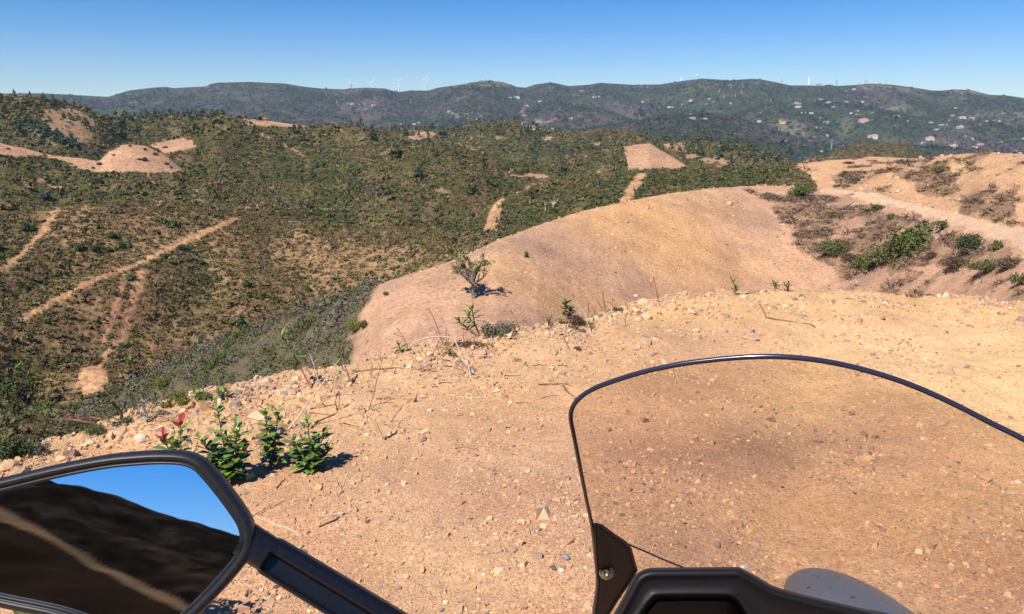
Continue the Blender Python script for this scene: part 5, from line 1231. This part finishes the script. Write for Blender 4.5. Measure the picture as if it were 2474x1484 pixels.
def rings(loops, close_first=False, close_last=False):
    mb = MB(); n = len(loops[0]); vs = [tuple(p) for l in loops for p in l]
    fs = [(i * n + k, i * n + (k + 1) % n, (i + 1) * n + (k + 1) % n, (i + 1) * n + k) for i in range(len(loops) - 1) for k in range(n)]
    if close_first: fs.append(tuple(range(n))[::-1])
    if close_last: fs.append(tuple(range((len(loops) - 1) * n, len(loops) * n)))
    mb.add(vs, fs); return mb
# mirror: outline laid on the mirror's own plane, housing bulging away from the rider
MO = spline([(-150,1200),(-60,1166),(0,1155),(130,1124),(250,1101),(340,1092),(400,1090),(450,1094),(488,1110),(514,1135),(545,1172),(580,1219),(603,1256),(612,1292),(608,1328),(592,1362),(560,1402),(520,1446),(480,1486),(440,1520),(395,1542),(330,1545),(240,1530),(130,1497),(0,1470),(-70,1450),(-140,1405),(-172,1320),(-172,1245)], 6)
MU = MN.cross(Vector((0, 0, 1))).normalized(); MV = MU.cross(MN).normalized()
def on_plane(P, off=0.0):
    out = []
    for x, y in P:
        d = Vector([float(q) for q in ray(x, y)]); t_ = (MC + MN * off - Vector((0, 0, EYE))).dot(MN) / d.dot(MN)
        out.append(Vector((0, 0, EYE)) + d * t_)
    return out
L2 = np.array([((p - MC).dot(MU), (p - MC).dot(MV)) for p in on_plane(MO)])
def ml(ins, off): return [MC + MU * float(a) + MV * float(b) + MN * off for a, b in inset(L2, ins)]
mroot = part("mirror", rings([ml(.0035, .0030), ml(.0012, .0018), ml(0, -.002), ml(0, -.010), ml(.003, -.018), ml(.014, -.028), ml(.034, -.036), ml(.058, -.040)], False, True), M_RIM)
part("mirror_rim", rings([ml(.0035, .0030), ml(.0050, .0034), ml(.0062, .0020), ml(.0070, .0010), ml(.0080, .0022), ml(.0092, .0020), ml(.0100, -.002)]), M_RIM, True, mroot)
part("mirror_glass", rings([ml(.0094, -.0006)], False, True), M_MIRROR, False, mroot)
# mirror arm
A0 = at_depth(585, 1302, .575); A1 = at_depth(1090, 1610, .60); ax = (A1 - A0).normalized(); toC = (Vector((0, 0, EYE)) - (A0 + A1) / 2).normalized(); AU = toC.cross(ax).normalized(); AV = ax.cross(AU).normalized()
if AU.z < 0: AU = -AU
if AV.dot(toC) < 0: AV = -AV
flat_ = [(12.5,-7),(13,0),(11.5,4.5),(8,7),(3.5,7.5),(2.2,6.6),(1.4,4.2),(.6,2.4),(-7.5,2.0),(-9,2.8),(-9.8,5.0),(-11,5.2),(-12.2,3.5),(-12.6,-7)]
round_ = [(11.5,-7),(12.2,0),(11,5),(8.3,8),(4,9.6),(2,9.8),(0,9.8),(-2,9.6),(-5,9),(-7.5,8),(-9.3,6.3),(-10.5,4),(-11.4,1),(-11.6,-7)]
SCL = 1.12
def sect(f, pr, sc=1.0): return [A0 + (A1 - A0) * f + AU * (u * .001 * sc * SCL) + AV * (v * .001 * sc * SCL) for u, v in pr]
part("mirror_arm", rings([sect(0, round_, 1.0), sect(.05, round_, .98), sect(.115, round_, .97), sect(.135, flat_, 1.0), sect(.16, flat_, 1.0), sect(.5, flat_, 1.06), sect(1, flat_, 1.1)], True, True), M_ARM, False)
# windscreen: a sheet leaning back toward the rider and curved round the bike's axis
W0 = at_depth(1840, 1150, .80); TAU, KC = .72, 1.15
def on_screen(x, y, off=0.0):
    d = Vector([float(q) for q in ray(x, y)]); t_ = .8
    for _ in range(30):
        p = Vector((0, 0, EYE)) + d * t_; q = p - W0; a = q.dot(ER)
        f = q.dot(EF) + TAU * q.z + KC * a * a + off
        df = d.dot(EF) + TAU * d.z + 2 * KC * a * d.dot(ER); t_ -= f / df
    return Vector((0, 0, EYE)) + d * t_
WO = spline([(1436,1560),(1434,1484),(1443,1412),(1438,1342),(1430,1270),(1417,1208),(1402,1132),(1388,1060),(1379,1012),(1383,985),(1398,964),(1424,945),(1462,928),(1550,900),(1650,879),(1760,866),(1850,861.5),(1930,865),(2010,876),(2100,897),(2200,930),(2300,974),(2400,1025),(2474,1062),(2580,1125),(2680,1210),(2720,1310),(2720,1420),(2690,1540),(2400,1600),(1950,1600),(1600,1590)], 6)
cW = np.array((1980, 1260.)); NR = 14
loops = [[on_screen(*(cW + (q - cW) * (1 - .985 * (i / NR) ** 1.0))) for q in WO] for i in range(NR + 1)]
ws = part("windscreen", rings(loops, False, True), M_SCREEN, True)
mb = MB(); ed = [on_screen(*q) for q in WO[: 26 * 6]]; mb.tube(ed, .0023, 8); part("screen_edge", mb, M_EDGE, True, ws)
mb = MB(); mb.tube([on_screen(x, y, .012) for x, y in ((1520,1316),(1560,1333),(1600,1351),(1645,1369),(1700,1392))], .0012, 6); part("screen_fold", mb, M_EDGE, True, ws)
def px_loop(P, dep): return [at_depth(float(x), float(y), dep) for x, y in P]
# corner bracket under the screen's left foot, with its screw
BK = np.array([(1434,1263),(1445,1264),(1456,1268),(1485,1289),(1513,1308),(1526,1324),(1535,1358),(1541,1378),(1528,1402),(1508,1431),(1490,1458),(1474,1484),(1452,1540),(1436,1600),(1422,1600),(1426,1540),(1435,1484),(1443,1412),(1440,1380),(1438,1342),(1436,1300)], float)
BKI = inset(BK, 7)
def bk_loop(P, off): return [on_screen(float(x), float(y), -off) for x, y in P]
mb = rings([bk_loop(BK, .026), bk_loop(BK, -.003), bk_loop(inset(BK, 3), -.006), bk_loop(BKI, -.003), bk_loop(inset(BK, 11), -.0036)], True, True)
br = part("screen_bracket", mb, M_BRACK, False)
sc = on_screen(1465, 1382, .0065); nS = (EF + Vector((0, 0, TAU))).normalized(); vdir = (Vector((0, 0, EYE)) - sc).normalized(); nS = (vdir * .8 - nS * .35).normalized()
def disc(c, n_, prof, nseg=20):
    u = n_.cross(Vector((0, 0, 1))).normalized(); v = u.cross(n_); return rings([[c + (u * math.cos(a) + v * math.sin(a)) * r_ + n_ * z for a in np.linspace(0, 2 * math.pi, nseg, endpoint=False)] for r_, z in prof], False, True)
part("screw_washer", disc(sc, nS, [(.0095, -.004), (.0095, .0012), (.0080, .0018), (.0062, .0012)], 24), M_METAL, True, br)
part("screw", disc(sc, nS, [(.0062, .001), (.0060, .0030), (.0046, .0044), (.0022, .0048), (.0018, .0030), (.0006, .0026)], 24), M_BRASS, True, br)
# dashboard hood: rolled top edge, face, sunken instrument well
HO = np.array([(1436,1640),(1440,1560),(1474,1496),(1482,1484),(1503,1446),(1524,1406),(1534,1391),(1546,1381),(1566,1373),(1600,1371.5),(1700,1370.5),(1770,1370),(1788,1371),(1806,1380),(1835,1396),(1865,1414),(1905,1427),(1980,1446),(2066,1466),(2136,1485),(2260,1530),(2330,1590),(2330,1700),(1900,1720),(1500,1720)], float)
def sub(P, n=3): return spline(P, n)
HOs = sub(HO); 
WE = np.array([(1500,1640),(1505,1560),(1528,1500),(1539,1484),(1556,1458),(1568,1444),(1576,1436),(1584,1433),(1600,1432),(1640,1431),(1700,1430.5),(1740,1431),(1766,1432.5),(1778,1438),(1790,1448),(1800,1462),(1814,1484),(1830,1520),(1842,1560),(1846,1590),(1846,1620),(1840,1650),(1800,1690),(1700,1700),(1560,1700)], float)
WEs = sub(WE)
def down(P, dy): q = P.copy(); q[:, 1] += dy; return q
hood = part("dashboard", rings([px_loop(down(HOs, 60), .86), px_loop(down(HOs, 5), .72), px_loop(HOs, .690), px_loop(inset(HOs, 5), .668), px_loop(inset(HOs, 15), .655), px_loop(inset(HOs, 22), .660), px_loop(inset(WEs, -9), .668), px_loop(WEs, .664), px_loop(inset(WEs, 5), .664), px_loop(inset(WEs, 12), .70), px_loop(inset(WEs, 16), .72)], False, True), M_PLASTIC, True)
part("instrument_panel", rings([px_loop(inset(WEs, 18), .717), px_loop(inset(WEs, 22), .716)], False, True), plain("instrument_glass", (.008, .008, .009), .2), False, hood)
# the grey nose fairing in front of the screen
c = at_depth(2112, 1562, 1.02); k = 1.02 / F; mb = MB(); vs = []; nu, nv = 40, 20; th = .46
right = Vector((1, 0, 0)); upc = Vector((0, sP, cP))
e1 = right * math.cos(th) - upc * math.sin(th); e2 = right * math.sin(th) + upc * math.cos(th)
for j in range(nv + 1):
    phi = math.pi * j / nv
    for i in range(nu):
        a = 2 * math.pi * i / nu
        vs.append(c + e1 * (178 * k * math.sin(phi) * math.cos(a)) + e2 * (120 * k * math.sin(phi) * math.sin(a)) + FWD * (.22 * math.cos(phi)))
mb.add(vs, [(j * nu + i, j * nu + (i + 1) % nu, (j + 1) * nu + (i + 1) % nu, (j + 1) * nu + i) for j in range(nv) for i in range(nu)])
part("nose_fairing", mb, M_GREYP, True)
# below the picture: what carries these parts
BX = Vector((.17, .42, 0)) ; HD = lambda f, r_, z: ORG + EF * f + ER * r_ + Vector((0, 0, z))
mb = MB(); mb.tube([HD(.50, -.40, .94), HD(.54, -.30, .95), HD(.60, -.08, .92), HD(.60, .08, .92), HD(.54, .30, .95), HD(.50, .40, .94)], .014, 10); bar = part("handlebar", mb, M_ARM)
for s_ in (-1, 1):
    mb = MB(); mb.tube([HD(.495, s_ * .41, .938), HD(.47, s_ * .47, .93)], .018, 10); part("grip", mb, M_RUBBER, True, bar)
mb = MB(); mb.tube([A1, HD(.555, -.26, .95)], .012, 8); part("mirror_clamp", mb, M_ARM)
def ell(c_, ra, f=24): 
    mb = MB(); vs = []
    for j in range(13):
        ph = math.pi * j / 12
        for i in range(f):
            a = 2 * math.pi * i / f; vs.append(c_ + EF * (ra[0] * math.cos(ph)) + ER * (ra[1] * math.sin(ph) * math.cos(a)) + Vector((0, 0, ra[2] * math.sin(ph) * math.sin(a))))
    mb.add(vs, [(j * f + i, j * f + (i + 1) % f, (j + 1) * f + (i + 1) % f, (j + 1) * f + i) for j in range(12) for i in range(f)]); return mb
part("fuel_tank", ell(HD(.28, 0, .82), (.30, .17, .16)), M_GREYP); part("saddle", ell(HD(-.38, 0, .80), (.45, .15, .07)), M_RUBBER); part("engine", ell(HD(.15, 0, .48), (.30, .20, .22)), M_METAL)
for f_, nm in ((1.22, "front_wheel"), (-.42, "rear_wheel")):
    mb = MB(); loop = [HD(f_ + .29 * math.cos(a), 0, .33 + .29 * math.sin(a)) for a in np.linspace(0, 2 * math.pi, 33)]; mb.tube(loop, .05, 10, cap=False); wh = part(nm, mb, M_RUBBER)
    mb = MB(); loop = [HD(f_ + .235 * math.cos(a), 0, .33 + .235 * math.sin(a)) for a in np.linspace(0, 2 * math.pi, 33)]; mb.tube(loop, .016, 8, cap=False)
    for q in range(10): a = q * .628; mb.tube([HD(f_, 0, .33), HD(f_ + .23 * math.cos(a), 0, .33 + .23 * math.sin(a))], .008, 5)
    mb.tube([HD(f_, -.09, .33), HD(f_, .09, .33)], .02, 8); o = part("rim", mb, M_METAL, True, wh)
for s_ in (-1, 1):
    mb = MB(); mb.tube([HD(1.22, s_ * .09, .33), HD(.80, s_ * .09, .95)], .024, 10); part("fork_leg", mb, M_METAL)
mb = MB(); mb.tube([HD(.74, 0, .92), HD(.3, 0, .55), HD(-.42, 0, .33)], .035, 8); part("frame", mb, M_PLASTIC)

# ------------------------------------------------------------------ the air: far hills fade towards blue
HAZE = 6.8e-5
mb = MB(); _lo, _hi = float(GZ.min()) - 1, float(GZ.max()) + 120; mb.box((0, 0, (_lo + _hi) / 2), (14000, 14000, _hi - _lo)); m, nt_, b_ = mat_new("haze_air"); nt_.nodes.remove(b_)
v_ = N(nt_, "ShaderNodeVolumePrincipled"); v_.inputs["Color"].default_value = (.66, .83, 1.0, 1); v_.inputs["Density"].default_value = HAZE
nt_.links.new(v_.outputs[0], nt_.nodes["Material Output"].inputs["Volume"])
hz = mb.obj("haze", m); hz["kind"] = "stuff"
